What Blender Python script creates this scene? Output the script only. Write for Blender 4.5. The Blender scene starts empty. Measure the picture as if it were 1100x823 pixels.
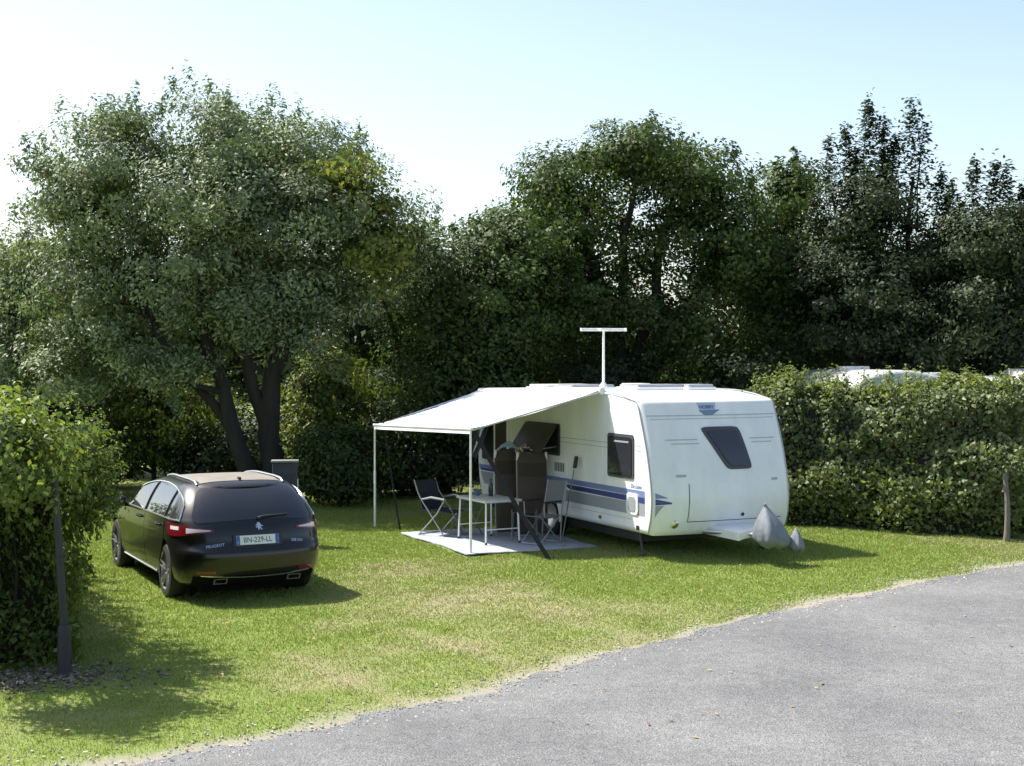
import bpy, bmesh, math, random
import numpy as np
from mathutils import Vector, Matrix

scene = bpy.context.scene
col = scene.collection
rng = np.random.default_rng(7)
random.seed(7)
R = math.radians

# ------------------------------------------------------------------ materials
def new_mat(name):
    m = bpy.data.materials.new(name); m.use_nodes = True
    nt = m.node_tree
    return m, nt, nt.nodes['Principled BSDF'], nt.nodes['Material Output']

def inp(n, **kw):
    for k, v in kw.items():
        n.inputs[k.replace('_', ' ')].default_value = v

def mat(name, rgb, rough=0.5, metal=0.0, coat=0.0, spec=0.5, var=0.0, vscale=8.0, bump=0.0, bscale=60.0, stretch=(1, 1, 1), coat_rough=0.03):
    """Plain procedural surface: base colour broken up by soft noise, optional fine bump."""
    m, nt, b, out = new_mat(name)
    inp(b, Roughness=rough, Metallic=metal)
    b.inputs['Coat Weight'].default_value = coat
    b.inputs['Coat Roughness'].default_value = coat_rough
    b.inputs['Specular IOR Level'].default_value = spec
    b.inputs['Base Color'].default_value = (*rgb, 1)
    N = nt.nodes; L = nt.links
    if var or bump:
        tc = N.new('ShaderNodeTexCoord'); mp = N.new('ShaderNodeMapping')
        mp.inputs['Scale'].default_value = stretch
        L.new(tc.outputs['Object'], mp.inputs['Vector'])
    if var:
        nz = N.new('ShaderNodeTexNoise'); inp(nz, Scale=vscale, Detail=6.0, Roughness=0.6)
        L.new(mp.outputs['Vector'], nz.inputs['Vector'])
        cr = N.new('ShaderNodeValToRGB')
        cr.color_ramp.elements[0].position = 0.3; cr.color_ramp.elements[1].position = 0.7
        cr.color_ramp.elements[0].color = (*[c * (1 - var) for c in rgb], 1)
        cr.color_ramp.elements[1].color = (*[min(1, c * (1 + var * .6)) for c in rgb], 1)
        L.new(nz.outputs['Fac'], cr.inputs['Fac']); L.new(cr.outputs['Color'], b.inputs['Base Color'])
    if bump:
        nb = N.new('ShaderNodeTexNoise'); inp(nb, Scale=bscale, Detail=4.0)
        L.new(mp.outputs['Vector'], nb.inputs['Vector'])
        bp = N.new('ShaderNodeBump'); inp(bp, Strength=bump, Distance=0.01)
        L.new(nb.outputs['Fac'], bp.inputs['Height']); L.new(bp.outputs['Normal'], b.inputs['Normal'])
    return m

def leaf_mat(name, trans=0.4, rough=0.45, spec=0.5, tint=(1.25, 1.3, 0.6)):
    m, nt, b, out = new_mat(name); N = nt.nodes; L = nt.links
    at = N.new('ShaderNodeAttribute'); at.attribute_name = 'col'
    L.new(at.outputs['Color'], b.inputs['Base Color'])
    inp(b, Roughness=rough); b.inputs['Specular IOR Level'].default_value = spec
    tr = N.new('ShaderNodeBsdfTranslucent')
    mx = N.new('ShaderNodeMix'); mx.data_type = 'RGBA'; mx.blend_type = 'MULTIPLY'
    mx.inputs[0].default_value = 1.0; mx.inputs[7].default_value = (*tint, 1)
    L.new(at.outputs['Color'], mx.inputs[6]); L.new(mx.outputs[2], tr.inputs['Color'])
    ms = N.new('ShaderNodeMixShader'); ms.inputs[0].default_value = trans
    L.new(b.outputs[0], ms.inputs[1]); L.new(tr.outputs[0], ms.inputs[2]); L.new(ms.outputs[0], out.inputs['Surface'])
    return m

# ------------------------------------------------------------------ mesh builder
class MB:
    def __init__(s): s.v = []; s.f = []
    def add(s, vs, fs):
        o = len(s.v); s.v += [tuple(p) for p in vs]; s.f += [tuple(i + o for i in f) for f in fs]; return s
    def box(s, c, d, rot=None, taper=1.0):
        x, y, z = d[0] / 2, d[1] / 2, d[2] / 2
        P = [Vector((sx * x * (taper if sz > 0 else 1), sy * y * (taper if sz > 0 else 1), sz * z)) for sz in (-1, 1) for sx, sy in ((-1, -1), (1, -1), (1, 1), (-1, 1))]
        if rot is not None: P = [rot @ p for p in P]
        return s.add([p + Vector(c) for p in P], [(3, 2, 1, 0), (4, 5, 6, 7), (0, 1, 5, 4), (1, 2, 6, 5), (2, 3, 7, 6), (3, 0, 4, 7)])
    def rbox(s, c, d, r, n=3, rot=None):
        """box with all edges rounded (a superellipsoid-like rounded box)"""
        bm = bmesh.new(); bmesh.ops.create_cube(bm, size=1)
        for v in bm.verts: v.co = Vector((v.co.x * d[0], v.co.y * d[1], v.co.z * d[2]))
        bmesh.ops.bevel(bm, geom=bm.edges[:], offset=r, segments=n, profile=.5, affect='EDGES')
        bm.verts.index_update()
        vs = [v.co.copy() for v in bm.verts]
        if rot is not None: vs = [rot @ p for p in vs]
        s.add([p + Vector(c) for p in vs], [[v.index for v in f.verts] for f in bm.faces]); bm.free(); return s
    def tube(s, pts, rad, n=8, cap=True):
        pts = [Vector(p) for p in pts]; m = len(pts)
        rad = [rad] * m if isinstance(rad, (int, float)) else list(rad)
        vs = []; prev = None
        for i, p in enumerate(pts):
            t = (pts[min(i + 1, m - 1)] - pts[max(i - 1, 0)])
            t = t.normalized() if t.length > 1e-9 else Vector((0, 0, 1))
            if prev is None:
                a = t.cross(Vector((0, 0, 1)))
                if a.length < .05: a = t.cross(Vector((1, 0, 0)))
            else: a = prev - t * prev.dot(t)
            a.normalize(); prev = a; b = t.cross(a)
            for k in range(n):
                g = 2 * math.pi * k / n
                vs.append(p + (a * math.cos(g) + b * math.sin(g)) * rad[i])
        fs = [(i * n + k, i * n + (k + 1) % n, (i + 1) * n + (k + 1) % n, (i + 1) * n + k) for i in range(m - 1) for k in range(n)]
        if cap: fs += [tuple(range(n))[::-1], tuple((m - 1) * n + k for k in range(n))]
        return s.add(vs, fs)
    def lathe(s, prof, n=32, M=None):
        """profile (r, h) spun about local z"""
        M = M or Matrix.Identity(4); m = len(prof)
        vs = [M @ Vector((r * math.cos(2 * math.pi * k / n), r * math.sin(2 * math.pi * k / n), h)) for r, h in prof for k in range(n)]
        fs = [(i * n + k, i * n + (k + 1) % n, (i + 1) * n + (k + 1) % n, (i + 1) * n + k) for i in range(m - 1) for k in range(n)]
        return s.add(vs, fs)
    def grid(s, P, close_u=False):
        nu, nv = len(P), len(P[0])
        fs = []
        for i in range(nu - (0 if close_u else 1)):
            for j in range(nv - 1):
                i2 = (i + 1) % nu
                fs.append((i * nv + j, i2 * nv + j, i2 * nv + j + 1, i * nv + j + 1))
        return s.add([p for r in P for p in r], fs)
    def slab(s, P, N, top, bot):
        """grid P of points with normals N made into a closed thin slab between +top and -bot"""
        nu, nv = len(P), len(P[0])
        A = [[Vector(P[i][j]) + N[i][j] * top for j in range(nv)] for i in range(nu)]
        B = [[Vector(P[i][j]) - N[i][j] * bot for j in range(nv)] for i in range(nu)]
        o = nu * nv
        I = lambda i, j: i * nv + j
        fs = []
        for i in range(nu - 1):
            for j in range(nv - 1):
                fs.append((I(i, j), I(i + 1, j), I(i + 1, j + 1), I(i, j + 1)))
                fs.append((o + I(i, j + 1), o + I(i + 1, j + 1), o + I(i + 1, j), o + I(i, j)))
        ring = [(i, 0) for i in range(nu)] + [(nu - 1, j) for j in range(1, nv)] + [(i, nv - 1) for i in range(nu - 2, -1, -1)] + [(0, j) for j in range(nv - 2, 0, -1)]
        for a, b in zip(ring, ring[1:] + ring[:1]):
            fs.append((I(*b), I(*a), o + I(*a), o + I(*b)))
        return s.add([p for r in A for p in r] + [p for r in B for p in r], fs)
    def prism(s, poly, h0, h1, M=None):
        M = M or Matrix.Identity(4); n = len(poly)
        vs = [M @ Vector((x, y, h)) for h in (h0, h1) for x, y in poly]
        return s.add(vs, [tuple(range(n))[::-1], tuple(range(n, 2 * n))] + [(k, (k + 1) % n, n + (k + 1) % n, n + k) for k in range(n)])
    def build(s, name, m, parent=None, smooth=35, fix=True, label=None):
        me = bpy.data.meshes.new(name); me.from_pydata(s.v, [], s.f); me.update()
        if fix:
            bm = bmesh.new(); bm.from_mesh(me); bmesh.ops.recalc_face_normals(bm, faces=bm.faces[:]); bm.to_mesh(me); bm.free()
        if smooth:
            me.polygons.foreach_set('use_smooth', [True] * len(me.polygons)); me.set_sharp_from_angle(angle=R(smooth))
        return link(name, me, m, parent, label)

def link(name, me, m, parent=None, label=None):
    o = bpy.data.objects.new(name, me); col.objects.link(o)
    if m: me.materials.append(m)
    if parent: o.parent = parent
    if label: o['label'] = label
    return o

def empty(name, loc=(0, 0, 0), rz=0.0):
    o = bpy.data.objects.new(name, None); col.objects.link(o)
    o.location = loc; o.rotation_euler = (0, 0, rz); o.empty_display_size = .3
    return o

def tag(o, label=None, cat=None, group=None, kind=None):
    if label: o['label'] = label
    if cat: o['category'] = cat
    if group: o['group'] = group
    if kind: o['kind'] = kind
    return o

def quads(name, V, m, parent=None, cols=None, smooth=False):
    """V (n,4,3) or (n,3,3) loose faces, built in bulk; cols (n,3) per face colours"""
    n, k = V.shape[0], V.shape[1]
    me = bpy.data.meshes.new(name)
    me.vertices.add(n * k); me.vertices.foreach_set('co', V.reshape(-1).astype(np.float32))
    me.loops.add(n * k); me.loops.foreach_set('vertex_index', np.arange(n * k, dtype=np.int32))
    me.polygons.add(n); me.polygons.foreach_set('loop_start', np.arange(0, n * k, k, dtype=np.int32))
    if cols is not None:
        a = me.attributes.new('col', 'FLOAT_COLOR', 'POINT')
        c = np.ones((n, k, 4), np.float32); c[:, :, :3] = cols[:, None, :]
        a.data.foreach_set('color', c.reshape(-1))
    me.update(calc_edges=True)
    return link(name, me, m, parent)

def text_mesh(s, size, M, name, m, parent, depth=.002, shear=0.0, sx=1.0):
    cu = bpy.data.curves.new(name, 'FONT'); cu.body = s; cu.size = size; cu.extrude = depth; cu.align_x = 'CENTER'; cu.align_y = 'CENTER'; cu.shear = shear
    t = bpy.data.objects.new(name, cu); col.objects.link(t)
    dg = bpy.context.evaluated_depsgraph_get()
    me = bpy.data.meshes.new_from_object(t.evaluated_get(dg))
    bpy.data.objects.remove(t); bpy.data.curves.remove(cu)
    me.transform(M @ Matrix.Diagonal((sx, 1, 1, 1))); me.materials.clear()
    return link(name, me, m, parent)

def cut(o, cutters):
    """boolean difference, applied"""
    for c in cutters:
        md = o.modifiers.new('cut', 'BOOLEAN'); md.operation = 'DIFFERENCE'; md.solver = 'EXACT'; md.object = c
    dg = bpy.context.evaluated_depsgraph_get(); dg.update()
    me = bpy.data.meshes.new_from_object(o.evaluated_get(dg))
    o.modifiers.clear(); old = o.data; o.data = me
    for c in cutters:
        bpy.data.objects.remove(c)
    me.polygons.foreach_set('use_smooth', [True] * len(me.polygons)); me.set_sharp_from_angle(angle=R(32))

def vnoise(x, y, seed=0):
    """smooth 2-D value noise in numpy, 0..1"""
    x = np.asarray(x, float); y = np.asarray(y, float)
    xi = np.floor(x).astype(np.int64); yi = np.floor(y).astype(np.int64)
    fx = x - xi; fy = y - yi; fx = fx * fx * (3 - 2 * fx); fy = fy * fy * (3 - 2 * fy)
    def h(a, b):
        n = (a * 374761393 + b * 668265263 + seed * 1442695041) & 0x7fffffff
        n = ((n ^ (n >> 13)) * 1274126177) & 0x7fffffff
        return ((n ^ (n >> 16)) & 0xffff) / 65535.0
    return (h(xi, yi) * (1 - fx) + h(xi + 1, yi) * fx) * (1 - fy) + (h(xi, yi + 1) * (1 - fx) + h(xi + 1, yi + 1) * fx) * fy

def fbm(x, y, seed=0, o=4):
    s = 0; a = .5; t = 0
    for k in range(o):
        s = s + a * vnoise(x * 2 ** k, y * 2 ** k, seed + k * 17); t += a; a *= .55
    return s / t

def mono(xs, ys):
    """monotone cubic interpolation through a table"""
    xs = np.array(xs, float); ys = np.array(ys, float)
    h = np.diff(xs); d = np.diff(ys) / h; m = np.zeros(len(xs)); m[0] = d[0]; m[-1] = d[-1]
    for i in range(1, len(xs) - 1):
        if d[i - 1] * d[i] > 0:
            w1 = 2 * h[i] + h[i - 1]; w2 = h[i] + 2 * h[i - 1]
            m[i] = (w1 + w2) / (w1 / d[i - 1] + w2 / d[i])
    def f(x):
        i = int(min(max(np.searchsorted(xs, x) - 1, 0), len(xs) - 2))
        t = min(max((x - xs[i]) / h[i], 0), 1)
        return float((2 * t**3 - 3 * t**2 + 1) * ys[i] + (t**3 - 2 * t**2 + t) * h[i] * m[i] + (-2 * t**3 + 3 * t**2) * ys[i + 1] + (t**3 - t**2) * h[i] * m[i + 1])
    return f

# ------------------------------------------------------------------ camera, sun, sky
cam_d = bpy.data.cameras.new('camera'); cam = bpy.data.objects.new('camera', cam_d); col.objects.link(cam)
cam.location = (0, 0, 2.8); cam.rotation_euler = (R(90 - 1.01), 0, 0)
cam_d.sensor_width = 36; cam_d.lens = 49.1; cam_d.clip_end = 6000; cam_d.clip_start = .05
scene.camera = cam
ELEV = 54.0; AZ = Vector((-.89, .455, 0)).normalized()          # horizontal direction towards the sun
sun_dir = Vector((AZ.x * math.cos(R(ELEV)), AZ.y * math.cos(R(ELEV)), math.sin(R(ELEV))))
sd = bpy.data.lights.new('sun', 'SUN'); sd.energy = 5.0; sd.angle = R(.53); sd.color = (1, .955, .88)
so = bpy.data.objects.new('sun', sd); col.objects.link(so); so.rotation_euler = (-sun_dir).to_track_quat('-Z', 'Y').to_euler()
w = bpy.data.worlds.new('World'); scene.world = w; w.use_nodes = True
nt = w.node_tree; bg = nt.nodes['Background']
sky = nt.nodes.new('ShaderNodeTexSky'); sky.sky_type = 'NISHITA'; sky.sun_disc = False
sky.sun_elevation = R(ELEV); sky.sun_rotation = math.atan2(AZ.x, AZ.y)
sky.air_density = 1.0; sky.dust_density = 2.3; sky.ozone_density = 0.7; sky.altitude = 50
# summer haze: the sky pales and brightens towards the horizon all the way round
tcw = nt.nodes.new('ShaderNodeTexCoord'); sxyz = nt.nodes.new('ShaderNodeSeparateXYZ'); nt.links.new(tcw.outputs['Generated'], sxyz.inputs[0])
mrw = nt.nodes.new('ShaderNodeMapRange'); mrw.interpolation_type = 'SMOOTHSTEP'; mrw.inputs[1].default_value = 0.0; mrw.inputs[2].default_value = .45; mrw.inputs[3].default_value = 1.27; mrw.inputs[4].default_value = 1.0
nt.links.new(sxyz.outputs[2], mrw.inputs[0])
hs = nt.nodes.new('ShaderNodeHueSaturation'); hs.inputs['Saturation'].default_value = .95; nt.links.new(sky.outputs[0], hs.inputs['Color']); nt.links.new(mrw.outputs[0], hs.inputs['Value'])
nt.links.new(hs.outputs[0], bg.inputs[0]); bg.inputs[1].default_value = 0.11
scene.view_settings.view_transform = 'Standard'; scene.view_settings.look = 'None'
scene.view_settings.exposure = 0.98; scene.view_settings.gamma = 1.0
scene.render.engine = 'CYCLES'
scene.cycles.use_denoising = True
scene.cycles.max_bounces = 8; scene.cycles.diffuse_bounces = 4; scene.cycles.transparent_max_bounces = 8
# ------------------------------------------------------------------ the ground, the road
EDGE = np.array([(-60, -14), (-30, -1.2), (-12, 5.6), (-6, 8.1), (-2.58, 9.62), (-1.72, 10.3), (-.9, 11.0), (-.15, 11.72), (.6, 12.75), (1.36, 13.6), (2.2, 14.6), (3.1, 15.55), (4.2, 16.6), (5.25, 17.5), (7.0, 19.0), (9.5, 21.0), (13, 23.6), (30, 35), (80, 66)], float)

def edge_dist(x, y):
    """signed distance to the road edge: positive on the lawn, negative on the road"""
    x = np.asarray(x, float); y = np.asarray(y, float); best = np.full(x.shape, 1e9); sg = np.ones(x.shape)
    for a, b in zip(EDGE[:-1], EDGE[1:]):
        d = b - a; t = np.clip(((x - a[0]) * d[0] + (y - a[1]) * d[1]) / (d @ d), 0, 1)
        px = x - a[0] - t * d[0]; py = y - a[1] - t * d[1]; r = np.hypot(px, py)
        m = r < best; best = np.where(m, r, best); sg = np.where(m, np.where(d[0] * py - d[1] * px >= 0, 1, -1), sg)
    return best * sg

CAR_O = Vector((-3.315, 16.73, 0)); CAR_T = R(27.5); TURN = R(25)
VAN_O = Vector((1.858, 19.35, 0))
def vanl(x, y):                     # caravan-local -> world xy
    c, s_ = math.cos(TURN), math.sin(TURN)
    return VAN_O.x + x * c - y * s_, VAN_O.y + x * s_ + y * c

def ruts(x, y):
    """two faint wheel tracks from the road up to the parked car"""
    c_, s_ = math.cos(CAR_T), math.sin(CAR_T); dx, dy = x - CAR_O.x, y - CAR_O.y; u = dx * c_ + dy * s_; v = -dx * s_ + dy * c_
    u = u - .035 * np.clip(-v - 1, 0, 9) ** 1.6
    return .38 * (np.exp(-((np.abs(u) - .78) / .16) ** 2)) * np.clip(-(v + .6) / 1.2, 0, 1) * (.5 + fbm(x * 1.3, y * 1.3, 41, 3))
def dryness(x, y):
    """0 = green turf, 1 = bleached straw; wear where wheels and feet go"""
    d = fbm(x * .55 + 3, y * .55, 5, 4)
    p = .72 * np.exp(-(((x - .1) / 1.5) ** 2 + ((y - 15.3) / 1.7) ** 2))
    p += .7 * np.exp(-(((x + 1.2) / 1.2) ** 2 + ((y - 18.2) / 1.5) ** 2))
    p += .5 * np.exp(-(((x + 1.6) / .9) ** 2 + ((y - 12.3) / 1.3) ** 2))
    e = edge_dist(x, y)
    p += ruts(x, y) + .42 * np.exp(-np.clip(e, 0, 9) / .8)
    g = np.exp(-(((x - 3.2) / 2.4) ** 2 + ((y - 18.2) / 1.6) ** 2)) + .6 * np.exp(-(((x + 2.7) / .9) ** 2 + ((y - 14.0) / 1.6) ** 2))
    fine = fbm(x * 2.6, y * 2.6, 31, 3)
    return np.clip((d - .54) * 1.7 + p * .85 - g * .55 + (fine - .5) * .75, 0, 1)

def bare(x, y):
    """sandy verge along the road"""
    e = edge_dist(x, y); n = fbm(x * 1.6, y * 1.6, 77, 4)
    wdt = .04 + 1.0 * np.clip(n - .34, 0, 1)
    return np.clip(1 - np.clip(e, -9, 9) / wdt, 0, 1) ** .8 * np.clip((e + 1.2), 0, 1)

def axis(lo, hi, st, far):
    a = list(np.arange(lo, hi + 1e-6, st)); s_ = st; x = hi
    while x < far: s_ *= 1.35; x += s_; a.append(x)
    s_ = st; x = lo
    while x > -far: s_ *= 1.35; x -= s_; a.insert(0, x)
    return np.array(a)
gx = axis(-9, 11, .11, 2500); gy = axis(8, 27, .11, 2500)
GX, GY = np.meshgrid(gx, gy)
e = edge_dist(GX, GY)
GZ = np.where(e > 0, (fbm(GX * 1.1, GY * 1.1, 3, 4) - .5) * .05 * np.clip(e / 1.0, 0, 1), -.012 * np.clip(-e / .4, 0, 1))
far = np.hypot(GX, GY - 16) > 120; GZ = np.where(far, -.3, GZ)
nx, ny = len(gx), len(gy)
gm = bpy.data.meshes.new('ground')
idx = np.arange(nx * ny).reshape(ny, nx)
F = np.stack([idx[:-1, :-1], idx[:-1, 1:], idx[1:, 1:], idx[1:, :-1]], -1).reshape(-1, 4)
gm.vertices.add(nx * ny); gm.vertices.foreach_set('co', np.stack([GX, GY, GZ], -1).reshape(-1).astype(np.float32))
gm.loops.add(F.size); gm.loops.foreach_set('vertex_index', F.reshape(-1).astype(np.int32))
gm.polygons.add(len(F)); gm.polygons.foreach_set('loop_start', np.arange(0, F.size, 4, dtype=np.int32))
a = gm.attributes.new('wear', 'FLOAT_COLOR', 'POINT')
c = np.zeros((nx * ny, 4), np.float32); c[:, 0] = dryness(GX, GY).reshape(-1); c[:, 1] = bare(GX, GY).reshape(-1); c[:, 3] = 1
a.data.foreach_set('color', c.reshape(-1)); gm.update(calc_edges=True)
gm.polygons.foreach_set('use_smooth', [True] * len(gm.polygons))
m, nt, b, out = new_mat('turf_soil'); N = nt.nodes; L = nt.links
tc = N.new('ShaderNodeTexCoord')
at = N.new('ShaderNodeAttribute'); at.attribute_name = 'wear'
sp = N.new('ShaderNodeSeparateColor'); L.new(at.outputs['Color'], sp.inputs[0])
def noise(sc, det=5):
    n = N.new('ShaderNodeTexNoise'); inp(n, Scale=sc, Detail=float(det), Roughness=.65); L.new(tc.outputs['Object'], n.inputs['Vector']); return n
def ramp(n, c0, c1, p0=.3, p1=.7):
    r = N.new('ShaderNodeValToRGB'); r.color_ramp.elements[0].position = p0; r.color_ramp.elements[1].position = p1
    r.color_ramp.elements[0].color = (*c0, 1); r.color_ramp.elements[1].color = (*c1, 1); L.new(n.outputs['Fac'], r.inputs['Fac']); return r
def mixc(f, a_, b_):
    x = N.new('ShaderNodeMix'); x.data_type = 'RGBA'; L.new(f, x.inputs[0]); L.new(a_, x.inputs[6]); L.new(b_, x.inputs[7]); return x.outputs[2]
green = ramp(noise(38, 6), (.13, .18, .040), (.26, .32, .085))
straw = ramp(noise(55, 6), (.24, .21, .12), (.40, .36, .22))
sand = ramp(noise(70, 6), (.22, .20, .165), (.44, .405, .34))
c1 = mixc(sp.outputs[0], green.outputs[0], straw.outputs[0]); c2 = mixc(sp.outputs[1], c1, sand.outputs[0])
L.new(c2, b.inputs['Base Color']); inp(b, Roughness=.95); b.inputs['Specular IOR Level'].default_value = .15
bp = N.new('ShaderNodeBump'); inp(bp, Strength=.7, Distance=.03); L.new(noise(90, 4).outputs['Fac'], bp.inputs['Height']); L.new(bp.outputs[0], b.inputs['Normal'])
tag(link('ground', gm, m), kind='structure')

# road: a gravelly asphalt sheet with a ragged edge on the lawn side
t = [0]
for p, q in zip(EDGE[:-1], EDGE[1:]): t.append(t[-1] + np.hypot(*(q - p)))
t = np.array(t); ts = np.concatenate([np.arange(0, 50, .8), np.arange(50, 90, .06), np.arange(90, t[-1], .9)])
ex = np.interp(ts, t, EDGE[:, 0]); ey = np.interp(ts, t, EDGE[:, 1])
k = 41; ker = np.hanning(k + 2)[1:-1]; ker /= ker.sum()
dx = np.gradient(ex, ts); dy = np.gradient(ey, ts)
dx = np.convolve(np.pad(dx, k // 2, 'edge'), ker, 'valid'); dy = np.convolve(np.pad(dy, k // 2, 'edge'), ker, 'valid')
ln = np.hypot(dx, dy); nxv, nyv = dy / ln, -dx / ln                    # towards the road side
wob = (fbm(ts * 1.7, ts * 0, 9, 4) - .5) * .38 + (fbm(ts * 7, ts * 0, 19, 3) - .5) * .16
P = []
for i in range(len(ts)):
    row = []
    for o_ in (0, .25, .6, 1.2, 2.2, 3.5, 5, 7.2):
        d = o_ + (wob[i] * max(0, 1 - o_ / .7))
        row.append((ex[i] + nxv[i] * d, ey[i] + nyv[i] * d, .004 + .012 * min(1, o_ / .6)))
    P.append(row)
m, nt, b, out = new_mat('gravel_road'); N = nt.nodes; L = nt.links
tc = N.new('ShaderNodeTexCoord')
g1 = ramp(noise(95, 4), (.065, .066, .068), (.285, .283, .283), .34, .66)
big = ramp(noise(.55, 5), (.74, .75, .755), (1.13, 1.13, 1.11), .35, .7)
mid = ramp(noise(9, 5), (.84, .85, .855), (1.1, 1.1, 1.1), .3, .7)
def mul(a_, b_):
    x = N.new('ShaderNodeMix'); x.data_type = 'RGBA'; x.blend_type = 'MULTIPLY'; x.inputs[0].default_value = 1; L.new(a_, x.inputs[6]); L.new(b_, x.inputs[7]); return x.outputs[2]
L.new(mul(mul(g1.outputs[0], big.outputs[0]), mid.outputs[0]), b.inputs['Base Color']); inp(b, Roughness=.9); b.inputs['Specular IOR Level'].default_value = .25
vo = N.new('ShaderNodeTexVoronoi'); inp(vo, Scale=70.0); L.new(tc.outputs['Object'], vo.inputs['Vector'])
bp = N.new('ShaderNodeBump'); inp(bp, Strength=.55, Distance=.012); bp.invert = True; L.new(vo.outputs['Distance'], bp.inputs['Height']); L.new(bp.outputs[0], b.inputs['Normal'])
mbr = MB().grid(P); ro = mbr.build('road', m, smooth=60, fix=False)
if ro.data.polygons[len(ro.data.polygons) // 2].normal.z < 0: ro.data.flip_normals()
tag(ro, kind='structure')

# loose pebbles along the verge and round the foot of the left hedge
def pebbles(name, xy, smin, smax, cols, zoff=.0):
    n = len(xy); o_ = np.array([(1, 0, 0), (0, 1, 0), (-1, 0, 0), (0, -1, 0), (0, 0, 1), (0, 0, -1)], float)
    f = [(0, 1, 4), (1, 2, 4), (2, 3, 4), (3, 0, 4), (1, 0, 5), (2, 1, 5), (3, 2, 5), (0, 3, 5)]
    s_ = rng.uniform(smin, smax, n)[:, None, None] * rng.uniform(.6, 1.3, (n, 1, 3)) * np.array([1, 1, .6])
    an = rng.uniform(0, 6.28, n); cs, sn = np.cos(an), np.sin(an)
    v = o_[None] * s_ + rng.normal(0, .15, (n, 6, 3)) * s_
    vx = v[:, :, 0] * cs[:, None] - v[:, :, 1] * sn[:, None]; vy = v[:, :, 0] * sn[:, None] + v[:, :, 1] * cs[:, None]
    v[:, :, 0] = vx + xy[:, :1]; v[:, :, 1] = vy + xy[:, 1:2]; v[:, :, 2] += zoff + .006
    V = np.stack([v[:, list(q)] for q in f], 1).reshape(-1, 3, 3)
    cc = np.repeat(np.array(cols)[rng.integers(0, len(cols), n)] * rng.uniform(.7, 1.2, (n, 1)), 8, 0)
    return quads(name, V, M_pebble, cols=cc)
M_pebble, nt, b, out = new_mat('pebble'); at = nt.nodes.new('ShaderNodeAttribute'); at.attribute_name = 'col'; nt.links.new(at.outputs['Color'], b.inputs['Base Color']); inp(b, Roughness=.85)
n = 6500
i = rng.integers(np.searchsorted(ts, 45), np.searchsorted(ts, 86), n); d = rng.normal(.05, .32, n)
pebbles('gravel', np.stack([ex[i] + nxv[i] * d, ey[i] + nyv[i] * d], 1), .005, .016, [(.34, .32, .28), (.24, .235, .23), (.42, .39, .34)], .004)
tag(bpy.data.objects['gravel'], 'loose pale gravel and grit scattered along the sandy road edge', 'gravel', kind='stuff')
n = 800
px = rng.normal(-4.15, .42, n); py = 12.10 + rng.normal(0, .24, n) + (px + 4.3) * .12
pebbles('stone_mulch', np.stack([px, py], 1), .010, .028, [(.19, .15, .11), (.14, .115, .09), (.09, .07, .05), (.27, .235, .19)], .01)
tag(bpy.data.objects['stone_mulch'], 'bed of pale broken stones round the foot of the dark post', 'gravel', kind='stuff')

# mown grass: individual blades on the lawn in view
M_grass = leaf_mat('grass_blade', trans=.25, rough=.6, spec=.25, tint=(1.15, 1.2, .6))
n = 760000
D = 9.0 + 18.5 * rng.power(1.25, n); X = rng.uniform(-1, 1, n) * (.385 * D + .3)
e = edge_dist(X, D); bz = bare(X, D)
keep = (e > -.02) & (rng.random(n) > bz * 1.25)
lx = (X - VAN_O.x) * math.cos(TURN) + (D - VAN_O.y) * math.sin(TURN); ly = -(X - VAN_O.x) * math.sin(TURN) + (D - VAN_O.y) * math.cos(TURN)
keep &= ~((lx > -2.12) & (lx < .02) & (ly > 1.33) & (ly < 4.17))
keep &= ~((X > -5.2) & (np.abs(D - 12.05 - (X + 4.3) * .12) < .42 * (.6 + .8 * fbm(X * 4, D * 4, 4, 2))) & (X < -3.35) & (rng.random(n) < .8))
X, D = X[keep], D[keep]; n = len(X); dr = dryness(X, D)
sc = np.clip((D / 12) ** .8, .8, 2.2)
h = rng.uniform(.014, .036, n) * sc ** .5 * (1 - .4 * dr) * (1 + .5 * (fbm(X * 3, D * 3, 11, 2) - .5)); wd = rng.uniform(.0035, .007, n) * sc
an = rng.uniform(0, 6.283, n); tl = rng.normal(0, .55, n) * h; ta = rng.uniform(0, 6.283, n)
z0 = (fbm(X * 1.1, D * 1.1, 3, 4) - .5) * .05 * np.clip(edge_dist(X, D), 0, 1) - .006
V = np.zeros((n, 3, 3))
V[:, 0] = np.stack([X - np.cos(an) * wd, D - np.sin(an) * wd, z0], 1); V[:, 1] = np.stack([X + np.cos(an) * wd, D + np.sin(an) * wd, z0], 1)
V[:, 2] = np.stack([X + np.cos(ta) * tl, D + np.sin(ta) * tl, z0 + h], 1)
pal = np.array([(.26, .345, .075), (.31, .375, .085), (.21, .29, .065), (.29, .335, .105)])[rng.integers(0, 4, n)]
stw = np.array([(.34, .315, .18), (.39, .36, .23), (.30, .295, .14)])[rng.integers(0, 3, n)]
mixf = np.clip(dr + rng.normal(0, .13, n), 0, 1)[:, None]
quads('grass', V, M_grass, cols=.93 * (pal * (1 - mixf) + stw * mixf) * rng.uniform(.86, 1.12, (n, 1)))
tag(bpy.data.objects['grass'], 'short mown grass of the pitch, part green and part dried out', 'grass', kind='stuff')

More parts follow.
